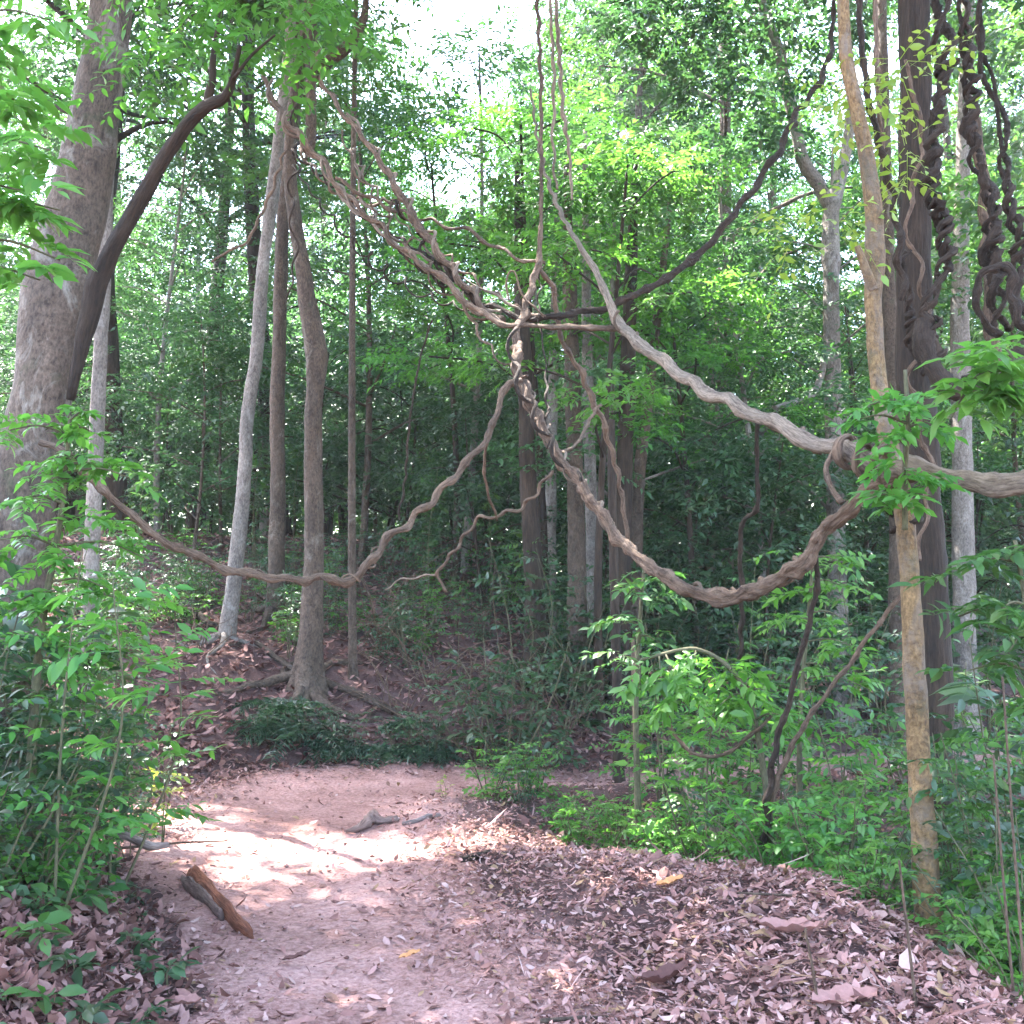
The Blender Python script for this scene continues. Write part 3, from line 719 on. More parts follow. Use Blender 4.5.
L1 = [(1075, 470, 15, 4.5), (1024, 481, 14.5), (990, 487, 13.5), (960, 481, 12), (935, 472, 12), (905, 468, 13, 5.0), (880, 464, 14.5), (850, 452, 14), (820, 443, 12), (780, 427, 11.5, 5.7), (740, 407, 11), (700, 388, 10.5), (665, 363, 10, 6.8),
      (635, 340, 9.5), (620, 325, 9, 7.4), (608, 300, 6.5), (600, 280, 5.5), (590, 262, 5), (578, 243, 4.2, 8.0), (562, 215, 3.6), (548, 180, 3), (538, 140, 2.5), (531, 90, 2, 11)]
vine('thickest pale twisted vine sloping up from behind the ochre tree', [(q[0], q[1], q[2] * (.84 if q[0] < 860 else 1.1), *q[3:]) for q in L1], 'vine_pale', .016, .45, 230, 1, .15, 7, .10, .3, .08, sides=20, swell=.22, swell_d=.3)
P, R = pxc([(893, 468, 1, 5.03), (875, 462, 1), (855, 454, 1), (838, 448, 1, 5.36)], 70)
T, N, B = frames(P); s = np.linspace(0, 6.283 * 3.2, 70)
P = P + .075 * (np.cos(s)[:, None] * N + np.sin(s)[:, None] * B)
solo('vine', tube(P, np.full(70, .021) * (1 + .3 * np.sin(s * 1.7)), 10, .15, .2, 8, seed=3), M['vine'], 'dark curly vine coiled round the thickest pale vine', 'vine')
L2 = [(925, 470, 7, 5.0), (900, 478, 8), (880, 487, 8.5), (858, 498, 9), (840, 515, 7.5), (828, 530, 8), (812, 548, 8.6), (800, 565, 9.2, 5.35), (780, 578, 9), (755, 590, 8.8), (730, 598, 9), (705, 596, 9), (680, 586, 8.5, 5.8), (660, 572, 8), (640, 558, 7.5), (620, 540, 7.5), (600, 512, 7.5, 6.5),
      (585, 490, 7), (570, 470, 6.5), (555, 450, 6.5), (545, 430, 6.5), (535, 412, 7), (525, 390, 7, 7.1), (520, 375, 6), (516, 350, 6), (518, 330, 5.5), (525, 310, 4.5), (532, 285, 4), (539, 260, 3.5, 7.7), (541, 200, 2.4), (541, 100, 2.4), (538, 0, 2.5, 8.2), (537, -90, 2.5)]
vine('knotty brown vine hanging in a deep sag from the ochre tree', [(q[0], q[1], q[2] * .92, *q[3:]) for q in L2], 'vine', .013, .31, 360, 2, .2, 15, .45, .2, .15, sides=18, swell=.4, swell_d=.12)
L3 = [(522, 380, 3.5, 7.1), (508, 385, 4), (499, 405, 4), (492, 428, 4.2), (478, 450, 4.5), (465, 465, 4.5), (450, 480, 4.5), (440, 492, 5), (420, 512, 5), (400, 530, 5), (382, 545, 5.5), (370, 560, 5.5), (362, 575, 5.5), (345, 580, 5.5, 6.6), (320, 578, 5), (300, 580, 5), (275, 578, 5), (250, 574, 5), (225, 569, 5), (205, 560, 5),
      (185, 550, 5, 6.2), (165, 543, 5), (140, 522, 5), (120, 505, 5), (100, 488, 5), (80, 468, 5), (65, 455, 5, 5.7), (40, 440, 5, 5.7)]
vine('long thin wavy vine reaching low from the thick leaning tree to the vine knot', L3, 'vine', .017, .26, 300, 5, .1, 12, .15, .2, .1)
vine('upper vine of the twin strands climbing from the knot', [(500, 322, 4, 7.5), (470, 290, 4.5), (445, 260, 4.5), (420, 226, 4.5), (395, 185, 4), (370, 146, 3.5), (345, 115, 3), (325, 85, 2.5, 8.6), (318, 50, 2, 8.8)], 'vine', .03, .35, 180, 6, .1, 10, .3, .2, .12)
vine('lower long vine running through the knot to the thickest vine', [(262, 75, 3, 8.6), (275, 102, 3.5), (285, 120, 4), (300, 136, 4), (320, 160, 4.2), (335, 180, 3.7), (350, 200, 3.4), (375, 220, 3.2), (395, 243, 3.2), (420, 262, 3.7), (440, 276, 4), (460, 295, 4.2), (480, 312, 4.2), (500, 323, 4, 7.4), (530, 326, 3.6), (560, 327, 3.6), (590, 328, 4), (618, 328, 5, 7.45)], 'vine', .022, .4, 260, 7, .1, 10, .2, .2, .1)
vine('thin grey vine branching above the lower long vine', [(335, 178, 2.5, 8.3), (365, 195, 2.5), (395, 210, 2.5), (430, 221, 2.5), (470, 232, 2.5), (505, 252, 2.5), (530, 262, 2.5, 7.8), (545, 262, 2.2, 7.8)], 'vine', .02, .3, 120, 8)
vine('twisted vine braided over the twin strands beside the knot', [(436, 262, 4, 7.9), (450, 270, 4), (462, 285, 4.2), (476, 300, 4), (490, 306, 3.5), (505, 312, 3.5), (525, 318, 3.5), (548, 318, 3.8, 7.5), (565, 315, 4), (580, 311, 4.5), (600, 310, 4.5), (620, 302, 4.5), (640, 292, 4.7), (660, 283, 4.7), (680, 268, 4.7), (695, 258, 4.7), (715, 238, 4.5), (730, 218, 4.5), (745, 200, 4.3), (760, 180, 4.2), (775, 157, 4.2), (785, 140, 4.2, 8.2), (793, 122, 4.5), (801, 108, 3.8), (815, 90, 4), (825, 70, 4), (831, 50, 3.5), (833, 20, 3, 8.8), (838, -40, 3)], 'vine_dark', .018, .35, 260, 9, .1, 10, .25, .22, .12)
for k, (lab, pts, mt, w) in enumerate([
    ('pale beaded vine hanging straight down beside the knotty brown vine', [(556, -60, 3, 9.2), (556, 0, 3), (560, 60, 3), (563, 110, 3), (569, 150, 2.6), (572, 200, 2, 9)], 'vine_pale', .009),
    ('reddish vine stem dropping from the knot past the dark trunks', [(538, 268, 3.5, 7.7), (553, 288, 4), (557, 315, 4), (564, 345, 3.5), (580, 370, 4), (590, 395, 4), (602, 420, 3.5), (611, 450, 3.5), (619, 480, 3), (628, 540, 3, 8.4)], 'vine', .01),
    ('short knotted vine bridging the reddish stem and the knotty vine', [(600, 404, 2.5, 7.9), (590, 420, 2.5), (581, 438, 2.5), (570, 449, 2.5), (556, 452, 3, 6.9)], 'vine', .015),
    ('thin crooked vine crossing in front of the blackish tree', [(552, 470, 2, 8.5), (530, 500, 2.5), (510, 512, 2.6), (490, 516, 2.6), (475, 522, 2.5), (455, 550, 2.3), (438, 573, 2.2), (446, 592, 2, 9)], 'vine', .02),
    ('pale bare twig vine below the crooked thin vine', [(438, 573, 1.6, 9), (420, 577, 1.6), (400, 580, 1.4, 9.2), (385, 590, 1.2, 9.2)], 'vine_pale', .01),
    ('dark hanging vine dropping from the deep sag into the shrubs', [(812, 545, 4, 5.35), (818, 575, 3.8), (812, 610, 3.8), (805, 640, 3.8), (797, 665, 3.8), (790, 700, 3.8), (782, 722, 3.8), (775, 750, 4.3), (769, 790, 4.6), (764, 850, 5, 5.7)], 'vine_dark', .012),
    ('straight slanting brown vine leaning from the shrubs to the ochre tree', [(905, 590, 3, 5.3), (870, 635, 3), (845, 670, 3.2), (820, 702, 3.2), (800, 732, 3.5), (785, 762, 4), (772, 800, 4), (767, 855, 4.5, 5.75)], 'vine', .004),
    ('small smooth vine looping like a hook among the shrubs', [(664, 708, 1.8, 6.6), (669, 722, 2.3), (677, 738, 2.7), (692, 752, 3), (712, 757, 3), (735, 748, 3), (755, 731, 3), (772, 716, 2.4, 6.2)], 'vine', .006),
    ('short forked vine linking the thickest vine with the deep sag', [(838, 446, 4, 5.35), (831, 458, 4), (826, 470, 4), (830, 486, 4), (842, 503, 4.5, 5.15)], 'vine', .01),
    ('dark thin vine dropping below the thickest pale vine', [(757, 420, 3, 5.9), (757, 470, 3), (757, 508, 3.2), (744, 520, 3.2), (740, 545, 3.2), (742, 600, 3.5), (740, 660, 3, 6.6)], 'vine_dark', .008),
    ('dead looking thin vine hanging below the left sweep of the wavy vine', [(487, 440, 2, 7), (484, 470, 2.4), (490, 500, 2), (498, 520, 1.8, 7.6)], 'vine', .006),
    ('thin curved vine beside the grey poles of the slope', [(285, 150, 2, 10.6), (272, 190, 2.2), (256, 225, 2.2), (246, 243, 2), (230, 250, 2), (212, 262, 1.6, 10.6)], 'vine', .02),
    ('dark rope vine draped along the ochre tree crown', [(856, -40, 4.5, 5.5), (862, 45, 4.5), (870, 105, 4.5), (884, 160, 5), (893, 195, 5), (899, 245, 5), (903, 300, 4.5, 5.6)], 'vine_dark', .016),
    ('straight brown stem beside the dark rope vine', [(874, -40, 3.5, 5.7), (876, 40, 3.5), (878, 95, 3.5), (884, 160, 3, 5.6)], 'vine', .004),
    ('dark thin hanging stem below the pale vine crossing', [(432, 320, 1.5, 10), (420, 360, 1.6), (410, 420, 1.8), (405, 480, 1.8), (398, 520, 1.8, 10.2)], 'vine_dark', .01)]):
    vine(lab, pts, mt, w, .22, None, 40 + k, .08, 10, .15, .15, .1, sides=10)
def coil(label, pts, rad, turns, th, mat, seed):
    P, R = pxc(pts, turns * 26); T, N, B = frames(P); r = np.random.default_rng(seed)
    n = len(P); ph = np.cumsum(np.interp(np.arange(n), np.linspace(0, n, turns + 3), r.uniform(.5, 1.6, turns + 3))) * 6.283 / 26
    a_ = rad * np.interp(np.arange(n), np.linspace(0, n, turns * 2), r.uniform(.85, 1.25, turns * 2))
    P = P + a_[:, None] * (np.cos(ph)[:, None] * N + np.sin(ph)[:, None] * B)
    solo('vine', tube(P, th * np.interp(np.arange(n), np.linspace(0, n, turns * 3), r.uniform(.6, 1.3, turns * 3)), 10, .15, .15, 20, 1, seed, None, .4, .1), M[mat], label, 'vine')
coil('dark vine wrapped round the ochre tree where the thick vines cross it', [(887, 440, 1, 5.15), (895, 470, 1), (901, 495, 1), (906, 530, 1, 5.12)], .066, 4, .014, 'vine_dark', 1)
coil('brown strand winding round the deep sag of the knotty vine', [(840, 515, 1, 5.25), (812, 548, 1), (790, 572, 1), (755, 590, 1), (720, 597, 1), (690, 590, 1, 5.8)], .040, 5, .010, 'vine', 2)
coil('brown strand winding round the steep upper part of the knotty vine', [(620, 540, 1, 6.4), (590, 497, 1), (560, 457, 1), (540, 420, 1), (520, 375, 1, 7.2)], .040, 6, .009, 'vine_pale', 3)
coil('curled tendril wound round the wavy vine near the slope trees', [(380, 546, 1, 6.75), (362, 575, 1), (330, 579, 1), (290, 579, 1), (250, 574, 1, 6.4)], .026, 5, .006, 'vine', 4)
KN2 = [(505, 318, 7.5), (470, 292, 7.7), (440, 262, 7.9), (395, 200, 8.2), (350, 150, 8.5), (320, 158, 8.5), (420, 262, 7.8), (380, 225, 8.1), (540, 318, 7.5), (600, 312, 7.5), (540, 262, 7.8), (520, 375, 7.1), (552, 450, 6.8), (295, 150, 9), (480, 312, 7.5), (610, 326, 7.45), (365, 215, 8.2), (450, 280, 7.8)]
rk = np.random.default_rng(12)
for k in range(20):
    i_, j_ = rk.choice(len(KN2), 2, replace=False); A_, B_ = KN2[i_], KN2[j_]
    if math.hypot(A_[0] - B_[0], A_[1] - B_[1]) > 190: continue
    sg_ = rk.uniform(5, 26)
    pts_ = [(A_[0] + (B_[0] - A_[0]) * f_ + rk.normal(0, 3), A_[1] + (B_[1] - A_[1]) * f_ + sg_ * 4 * f_ * (1 - f_), rk.uniform(1.2, 2.4), A_[2] + (B_[2] - A_[2]) * f_) for f_ in np.linspace(0, 1, 5)]
    fv = vine('fine tangled strand slung among the vines around the knot', pts_, ['vine', 'vine_dark', 'vine_pale'][k % 3], .03, .25, 70, 300 + k, .1, 10, .2, .2, .12, sides=8)
    fv['group'] = 'fine tangled strands around the vine knot'
for k, (lab, pts, mt, w) in enumerate([
    ('thin strand braided round the upper vine of the twin strands', [(498, 316, 2.4, 7.5), (470, 288, 2.6), (446, 258, 2.6), (421, 224, 2.4), (396, 183, 2.4), (371, 144, 2.2), (347, 112, 2, 8.5)], 'vine_pale', .05),
    ('thin strand braided round the lower long vine', [(268, 82, 2, 8.6), (286, 122, 2.2), (320, 162, 2.4), (350, 201, 2.2), (395, 244, 2.2), (440, 277, 2.6), (480, 313, 2.6), (520, 326, 2, 7.4)], 'vine_pale', .045),
    ('wispy loose strand hanging between the twin climbing vines', [(340, 130, 1.4, 8.5), (360, 175, 1.5), (385, 215, 1.5), (415, 255, 1.6), (450, 292, 1.6), (486, 318, 1.6, 7.5)], 'vine', .06),
    ('dark strand braided round the top of the knotty brown vine', [(514, 330, 2.6, 7.3), (512, 355, 2.6), (519, 380, 2.8), (533, 410, 2.8), (552, 446, 2.6), (580, 484, 2.4, 6.6)], 'vine_dark', .035),
    ('little crooked strand arching over the vine knot', [(508, 300, 1.6, 7.5), (506, 285, 1.6), (512, 272, 1.5), (520, 285, 1.5), (526, 302, 1.7), (540, 312, 1.6), (556, 318, 1.5, 7.5)], 'vine', .02),
    ('thin pale strand spiralling along the thickest vine', [(612, 315, 2.2, 7.4), (640, 342, 2.4), (668, 363, 2.6), (702, 388, 2.8), (742, 408, 3), (784, 428, 3), (822, 444, 3, 5.55)], 'vine', .07),
    ('fine dark strand dangling beside the kinked tree top', [(292, 100, 1.6, 9.5), (298, 150, 1.8), (290, 200, 1.8), (296, 250, 1.6), (288, 300, 1.4, 9.5)], 'vine_dark', .04),
    ('tangled fine vine slung between the kinked tree and the knot', [(292, 165, 1.6, 10), (330, 215, 1.5), (375, 262, 1.5), (420, 292, 1.5), (470, 310, 1.6, 7.9)], 'vine_dark', .05),
    ('second beaded vine hanging close beside the pale beaded vine', [(548, -60, 2.4, 9.6), (551, 20, 2.4), (554, 80, 2.4), (553, 140, 2.2), (556, 190, 1.8, 9.5)], 'vine_pale', .012),
    ('brown bare creeper running up the thick dark tree', [(905, 60, 2.6, 6.9), (922, 140, 2.8), (908, 220, 3), (925, 300, 3), (912, 380, 3.2), (930, 470, 3.2), (918, 560, 3, 6.8)], 'vine', .03),
    ]):
    vine(lab, pts, mt, w, .35, None, 80 + k, .08, 10, .15, .15, .1, sides=9)
# corkscrew vines by the dark tree
def corkscrew(label, pts, amp, turns, wid, mat='vine_dark', seed=0):
    """two flattened strands wound loosely on each other, opening and closing like the links of a chain"""
    turns = max(4, int(turns * .62)); n = turns * 36
    r = np.random.default_rng(seed)
    P, R = pxc(pts, n); R = R * 1.05
    T, N, B = frames(P)
    lerp = lambda k, lo, hi: np.interp(np.arange(n), np.sort(np.concatenate([[0, n], r.uniform(0, n, k)])), r.uniform(lo, hi, k + 2))
    ph = np.cumsum(lerp(turns * 2, .2, 1.9)) * 6.283 / 36
    P = P + (R * lerp(turns, -.9, .9))[:, None] * N + (R * lerp(turns, -.6, .6))[:, None] * B
    out = []
    for k in (0, 1):
        am = R * amp * lerp(turns * 2, .25, 1.3)
        a_ = ph + math.pi * k + .5 * np.sin(ph * .37 + k)
        P2 = P + (am * np.cos(a_))[:, None] * N + (am * np.sin(a_))[:, None] * B
        w_ = R * wid * lerp(turns * 4, .30, .62)
        V, f = tube(P2, w_, 12, .16, .12, 25, .6, seed * 7 + k, None, .5, .07)
        out.append((V, f))
    return solo('vine', join(out), M[mat], label, 'vine')
corkscrew('dark ruffled corkscrew vine hanging along the thick dark tree', [(946, -60, 10, 6.2), (942, 40, 10), (944, 85, 10), (940, 130, 10), (937, 180, 10), (936, 225, 9), (939, 262, 9), (934, 300, 8), (929, 335, 9), (931, 365, 10, 6.2)], .75, 17, 1.0, seed=1)
vine('thick dark bow of vine at the foot of the corkscrew', [(922, 320, 8, 6.2), (927, 355, 11), (940, 380, 13), (960, 390, 13.5), (985, 384, 12), (1008, 366, 11), (1045, 345, 11, 5.9)], 'vine_dark', .02, .3, 90, 61, .12, 9, .2, .2, .12)
corkscrew('curly vine twisting down past the pale smooth tree', [(957, -60, 7, 6.6), (966, 0, 8), (974, 60, 8), (978, 110, 8), (974, 150, 8), (983, 190, 9), (990, 235, 9), (990, 275, 10), (1000, 330, 10, 6.4)], .7, 15, .95, seed=2)
corkscrew('curly vine at the very edge, outermost of the corkscrews', [(976, -90, 5, 6.8), (980, 20, 6), (996, 110, 6.5), (1003, 160, 8), (1008, 205, 8), (1018, 245, 8), (1016, 285, 9), (1030, 340, 9, 6.6)], .7, 12, .95, seed=3)
vine('smooth grey vine stem among the curly vines', [(975, 120, 6, 7), (984, 180, 7.5), (988, 250, 8), (991, 320, 8.5), (998, 400, 8.5, 6.8)], 'vine', .01, .4, 60, 63)
vine('thick coiled loop of vine around the curly vines', [(1000, 335, 7, 6.3), (984, 322, 5), (976, 297, 5), (983, 274, 5), (1000, 265, 5.5), (1014, 280, 5), (1012, 302, 5), (1030, 335, 5, 6.1)], 'vine_dark', .02, .2, 90, 62, .12, 9, .2, .15, .12)
corkscrew('short ruffled vine coiled flat against the thick dark tree', [(905, 250, 5, 6.6), (908, 290, 6), (907, 320, 6.5), (915, 345, 7), (924, 372, 7, 6.6)], .7, 6, .9, seed=5)
# ------------------------------------------------------------------ plants near the path
def make_sapling(name, seed, H, nst, spread, npr, L, n, ll, lw, droop, lmat, low=.25, tmpl=T_NEAR, r0=.008, smat='stem', ang=62):
    rng = np.random.default_rng(seed)
    root = bpy.data.objects.new(name, None); COL.objects.link(root)
    st, Bs, Ds, Ls = [], [], [], []
    for k in range(nst):
        a = rng.uniform(0, 6.28); sp = spread * rng.uniform(.3, 1)
        h = H * rng.uniform(.65, 1.05)
        top = np.array([math.cos(a) * sp, math.sin(a) * sp, h])
        b0 = np.array([math.cos(a), math.sin(a), 0]) * .03 * (nst > 1); b0[2] = -.06
        P = catmull([b0, top * .5 + np.array([*(rng.normal(0, .05, 2) * H), .04 * H]), top], 14)
        st.append(tube(P, np.linspace(r0, r0 * .3, 14), 6, .05, seed=k))
        m = max(2, int(npr / nst))
        for i in range(m):
            f = low + (1 - low) * (i + rng.uniform(0, 1)) / m
            q = P[min(13, int(f * 13))]
            an = i * 2.399 + rng.uniform(-.4, .4)
            Bs.append(q); Ds.append([math.cos(an), math.sin(an), rng.uniform(.05, .55)]); Ls.append(L * rng.uniform(.6, 1.2) * (1.1 - .45 * f))
    link('stem', mesh_data('stem', *join(st), M[smat]), root)
    link('foliage', mesh_data('foliage', *sprays(Bs, Ds, np.array(Ls), n, ll, lw, droop, rng, tmpl, stalk=.0025, ang=ang), M[lmat]), root)
    return root

class Kind:
    def __init__(s, root, cat): s.root, s.used, s.cat = root, False, cat
    def put(s, x, y, rz, sc, label, group=None, z=None, sz=None):
        loc = (x, y, h1(x, y) - .02 if z is None else z)
        if not s.used:
            r = s.root; r.location = loc; r.rotation_euler = (0, 0, rz); r.scale = (sc, sc, sz or sc); s.used = True
        else:
            r = dup(s.root, loc, rz, sc, sz=sz)
        r['label'] = label; r['category'] = s.cat
        if group: r['group'] = group
        elif 'group' in r: del r['group']
        return r

K = {}
K['sap'] = Kind(make_sapling('sapling', 1, 1.7, 2, .35, 34, .46, 13, .072, .030, .22, 'leaf'), 'sapling')
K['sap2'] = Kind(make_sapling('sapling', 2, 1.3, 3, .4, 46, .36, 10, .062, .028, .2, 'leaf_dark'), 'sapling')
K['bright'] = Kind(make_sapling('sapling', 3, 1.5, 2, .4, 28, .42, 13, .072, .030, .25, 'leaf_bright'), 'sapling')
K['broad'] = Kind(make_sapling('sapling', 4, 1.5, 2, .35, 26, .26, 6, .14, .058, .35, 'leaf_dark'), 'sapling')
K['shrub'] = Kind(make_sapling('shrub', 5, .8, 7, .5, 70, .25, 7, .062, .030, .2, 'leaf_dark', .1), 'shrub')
K['lshrub'] = Kind(make_sapling('shrub', 6, .55, 8, .45, 76, .20, 7, .058, .030, .2, 'leaf_bright', .1), 'shrub')
K['bshrub'] = Kind(make_sapling('shrub', 7, .6, 6, .4, 46, .22, 7, .075, .036, .22, 'leaf_bright', .15), 'shrub')
K['seed'] = Kind(make_sapling('seedling', 8, .16, 1, .04, 5, .09, 4, .06, .034, .25, 'leaf', .5, r0=.003), 'seedling')
K['seed2'] = Kind(make_sapling('seedling', 9, .10, 2, .05, 7, .06, 3, .05, .030, .25, 'leaf_dark', .4, r0=.0025), 'seedling')
K['fern'] = Kind(make_sapling('fern', 10, .12, 1, .01, 16, .55, 26, .075, .02, .5, 'fern', .5, T_FAR, ang=80), 'fern')
K['thin'] = Kind(make_sapling('sapling', 11, 2.4, 1, .2, 18, .40, 11, .08, .034, .25, 'leaf', .45), 'sapling')
K['yellow'] = Kind(make_sapling('sapling', 12, .7, 2, .2, 12, .24, 7, .07, .036, .2, 'leaf_yellow', .3), 'sapling')

def putpx(k, px, Y, sc, label, group=None, rz=None):
    x = (px - 512) / F * Y
    K[k].put(x, Y, RNG.uniform(0, 6.28) if rz is None else rz, sc, label, group)

gl = 'leafy saplings of the thicket on the bank'
spots = [('sap', 20, 4.9, 1.0), ('sap2', 75, 5.2, .95), ('sap', 105, 5.7, .75), ('sap2', -20, 4.5, .95), ('broad', 50, 5.7, 1.0), ('sap', -10, 5.6, 1.15), ('sap2', 120, 6.1, .7), ('shrub', 40, 4.7, 1.0), 
         ('lshrub', 25, 4.5, 1.0), ('shrub', -5, 4.35, .9), ('shrub', 75, 5.6, 1.1), ('sap', 60, 6.5, 1.1), ('sap2', 10, 6.6, 1.2), ('broad', 0, 5.1, 1.0), ('sap2', 95, 7.2, 1.1), ('shrub', 138, 7.3, .8), ('sap2', 45, 7.8, 1.2), ('sap', 100, 8.4, 1.1), ('sap2', 40, 5.3, 1.0), ('lshrub', 85, 4.85, .8)]
for k, px, Y, sc in spots:
    kn = {'sap': 'sapling with long feathery leaves', 'sap2': 'bushy dark leaved sapling', 'broad': 'broad leaved sapling', 'shrub': 'dark small leaved shrub', 'lshrub': 'low mid green shrub'}[k]
    putpx(k, px, Y, sc, kn + ' in the dense thicket below the thick leaning tree', gl + ', ' + kn)
putpx('bright', 118, 5.5, 1.05, 'bright green sapling with drooping leaves at the thicket edge by the wavy vine')
putpx('bright', 62, 4.4, 1.05, 'bright green sapling standing highest in front of the thick leaning tree')
putpx('yellow', 168, 6.9, .8, 'small yellow leaved sapling at the foot of the thicket by the path')
putpx('sap', 140, 6.3, .5, 'short feathery sapling leaning over the path edge')
ga = 'green seedlings scattered on the litter bank'
r_ = np.random.default_rng(5)
a = scatter(r_, 46, -3, 0, 3.0, 6.0, lambda d, s, x, y, r: (s > 0) & (d > .08) & (d < 1.0))
for k, (x, y) in enumerate(a):
    kk = 'seed' if k % 3 == 0 else 'seed2'
    K[kk].put(x, y, r_.uniform(0, 6.28), r_.uniform(.7, 1.5), ('mid green' if kk == 'seed' else 'tiny dark green') + ' seedling among the dead leaves on the bank below the thicket', ga + (' (mid green)' if kk == 'seed' else ' (dark)'))
# rear slope
for k, (px, Y, sc) in enumerate([(262, 10.0, 1.2), (285, 9.95, 1.3), (308, 10.05, 1.4), (330, 9.95, 1.1), (297, 10.35, 1.3), (272, 10.4, 1.1)]):
    putpx('fern', px, Y, sc, 'dark fern in the clump beside the path below the kinked tree', 'ferns below the kinked tree')
for k, (px, Y, sc) in enumerate([(372, 10.0, 1.0), (395, 9.95, 1.1), (420, 10.1, 1.1), (436, 10.0, .9), (408, 10.4, 1.0)]):
    putpx('fern', px, Y, sc, 'fern in the row along the path below the long dark log', 'ferns below the long dark log')
for k, (px, Y, sc) in enumerate([(300, 9.95, .6), (345, 10.0, .6), (405, 10.0, .6), (430, 9.95, .7), (270, 9.9, .5)]):
    putpx('shrub', px, Y, sc, 'small dark shrub growing among the ferns at the path edge', 'small shrubs among the ferns')
gs = 'thin understory shrubs on the leaf covered slope'
a = scatter(np.random.default_rng(15), 85, -5, 1.2, 10.8, 16, lambda d, s, x, y, r: (s > 0) & (d > 1.2), False)
for x, y in a:
    k = ['sap2', 'shrub', 'lshrub', 'thin'][int(r_.integers(0, 4))]
    K[k].put(x, y, r_.uniform(0, 6.28), r_.uniform(.55, 1.0), 'sparse ' + {'sap2': 'bushy sapling', 'shrub': 'dark shrub', 'lshrub': 'mid green shrub', 'thin': 'whip thin sapling'}[k] + ' on the leaf covered slope behind the path', gs + ', ' + k.replace('sap2', 'bushy').replace('lshrub', 'green').replace('shrub', 'dark') if k != 'thin' else 'whip thin saplings on the slope')
# bush at the bend and the ground behind
def hanging_bush(px, Y, sc, label):
    putpx('shrub', px, Y, sc, label); 
putpx('shrub', 505, 9.9, 1.5, 'grey green drooping bush on a pale stem at the path bend')
putpx('shrub', 478, 10.1, 1.2, 'dense dark bush next to the drooping bush at the bend')
putpx('shrub', 545, 10.2, 1.4, 'dark bush closing the bend of the path under the blackish tree')
for k, (kk, px, Y, sc) in enumerate([('shrub', 580, 11.6, 1.6), ('sap2', 560, 11.8, 1.2), ('shrub', 640, 12.4, 1.7), ('sap2', 600, 12.6, 1.5), ('shrub', 700, 12.9, 1.7), ('sap2', 670, 13.0, 1.6), ('shrub', 770, 13.4, 1.8), ('sap2', 735, 13.2, 1.6), ('sap2', 520, 11.3, 1.3), ('shrub', 830, 13.5, 1.9), ('sap2', 800, 13.7, 1.6), ('sap2', 880, 13.4, 1.7), ('shrub', 930, 13.2, 1.8), ('sap2', 980, 12.9, 1.7), ('shrub', 1030, 12.6, 1.8)]):
    putpx(kk, px, Y, sc, ('rounded dark shrub' if kk == 'shrub' else 'tall bushy sapling') + ' in the green belt beyond the path', ('shrubs' if kk == 'shrub' else 'bushy saplings') + ' in the belt beyond the path')
def brush(px, Y, size, n_, seed, label):
    r = np.random.default_rng(seed); x = (px - 512) / F * Y; z = h1(x, Y); bits = []
    for k in range(n_):
        a_ = r.uniform(0, 6.28); l_ = size * r.uniform(.5, 1.2); el_ = r.uniform(.2, 1.3)
        b_ = np.array([x + r.normal(0, .1 * size), Y + r.normal(0, .1 * size), z - .03])
        d_ = np.array([math.cos(a_) * math.cos(el_), math.sin(a_) * math.cos(el_), math.sin(el_)])
        m_ = b_ + d_ * l_ * .5 + r.normal(0, .07, 3) * l_; e_ = b_ + d_ * l_ + np.array([0, 0, -.25 * l_]) + r.normal(0, .12, 3) * l_
        e_[2] = max(e_[2], z + .02)
        bits.append(tube(catmull([b_, m_, e_], 12), np.linspace(.008, .003, 12), 5, .1, seed=k))
        q_ = m_ + r.normal(0, .3, 3) * l_; q_[2] = max(q_[2], z + .03)
        bits.append(tube(catmull([m_, (m_ + q_) / 2 + r.normal(0, .05, 3), q_], 8), np.linspace(.005, .002, 8), 5, .1, seed=k))
    solo('dead_brush', join(bits), M['vine'], label, 'brush')
brush(440, 11.4, 1.3, 16, 1, 'tangle of bare brown brushwood on the slope under the crooked thin vine')
brush(515, 10.4, 1.2, 16, 2, 'tangle of bare twigs over the dark bushes at the path bend')
brush(385, 12.2, 1.3, 14, 3, 'bare brushwood high on the slope past the thin grey pole')
brush(470, 11.0, 1.2, 14, 6, 'low tangle of twigs on the slope nearest the drooping bush')
brush(410, 10.7, .9, 12, 7, 'thin bare twigs above the row of ferns')
brush(200, 11.2, .9, 10, 4, 'scatter of bare twigs on the slope beneath the leaning grey tree')
brush(560, 11.2, 1.3, 14, 5, 'bare brushwood at the foot of the paired trunks')
# crest of the litter mound
gm = 'leafy low shrubs along the back of the litter mound'
for k, (kk, px, Y, sc) in enumerate([('lshrub', 575, 7.4, .62), ('lshrub', 605, 7.1, .72), ('bshrub', 640, 6.9, .6), ('lshrub', 665, 6.7, .66), ('lshrub', 690, 6.5, .6), ('bshrub', 615, 7.5, .6), ('lshrub', 555, 7.9, .6), ('lshrub', 650, 7.2, .7)]):
    putpx(kk, px, Y, sc, ('bright' if kk == 'bshrub' else 'mid green') + ' low shrub on the crest of the litter mound', gm + (' (bright)' if kk == 'bshrub' else ''))
for k, (kk, px, Y, sc) in enumerate([('lshrub', 490, 8.3, .8), ('shrub', 520, 8.2, .6), ('lshrub', 535, 8.6, .8)]):
    putpx(kk, px, Y, sc, 'pale leafed weedy shrub where the path turns behind the mound', 'weedy shrubs at the path turn')
putpx('yellow', 448, 8.2, .3, 'tiny yellowish seedling at the path edge near the pale stick')
gr = 'shrubs in the gully beside the ochre tree'
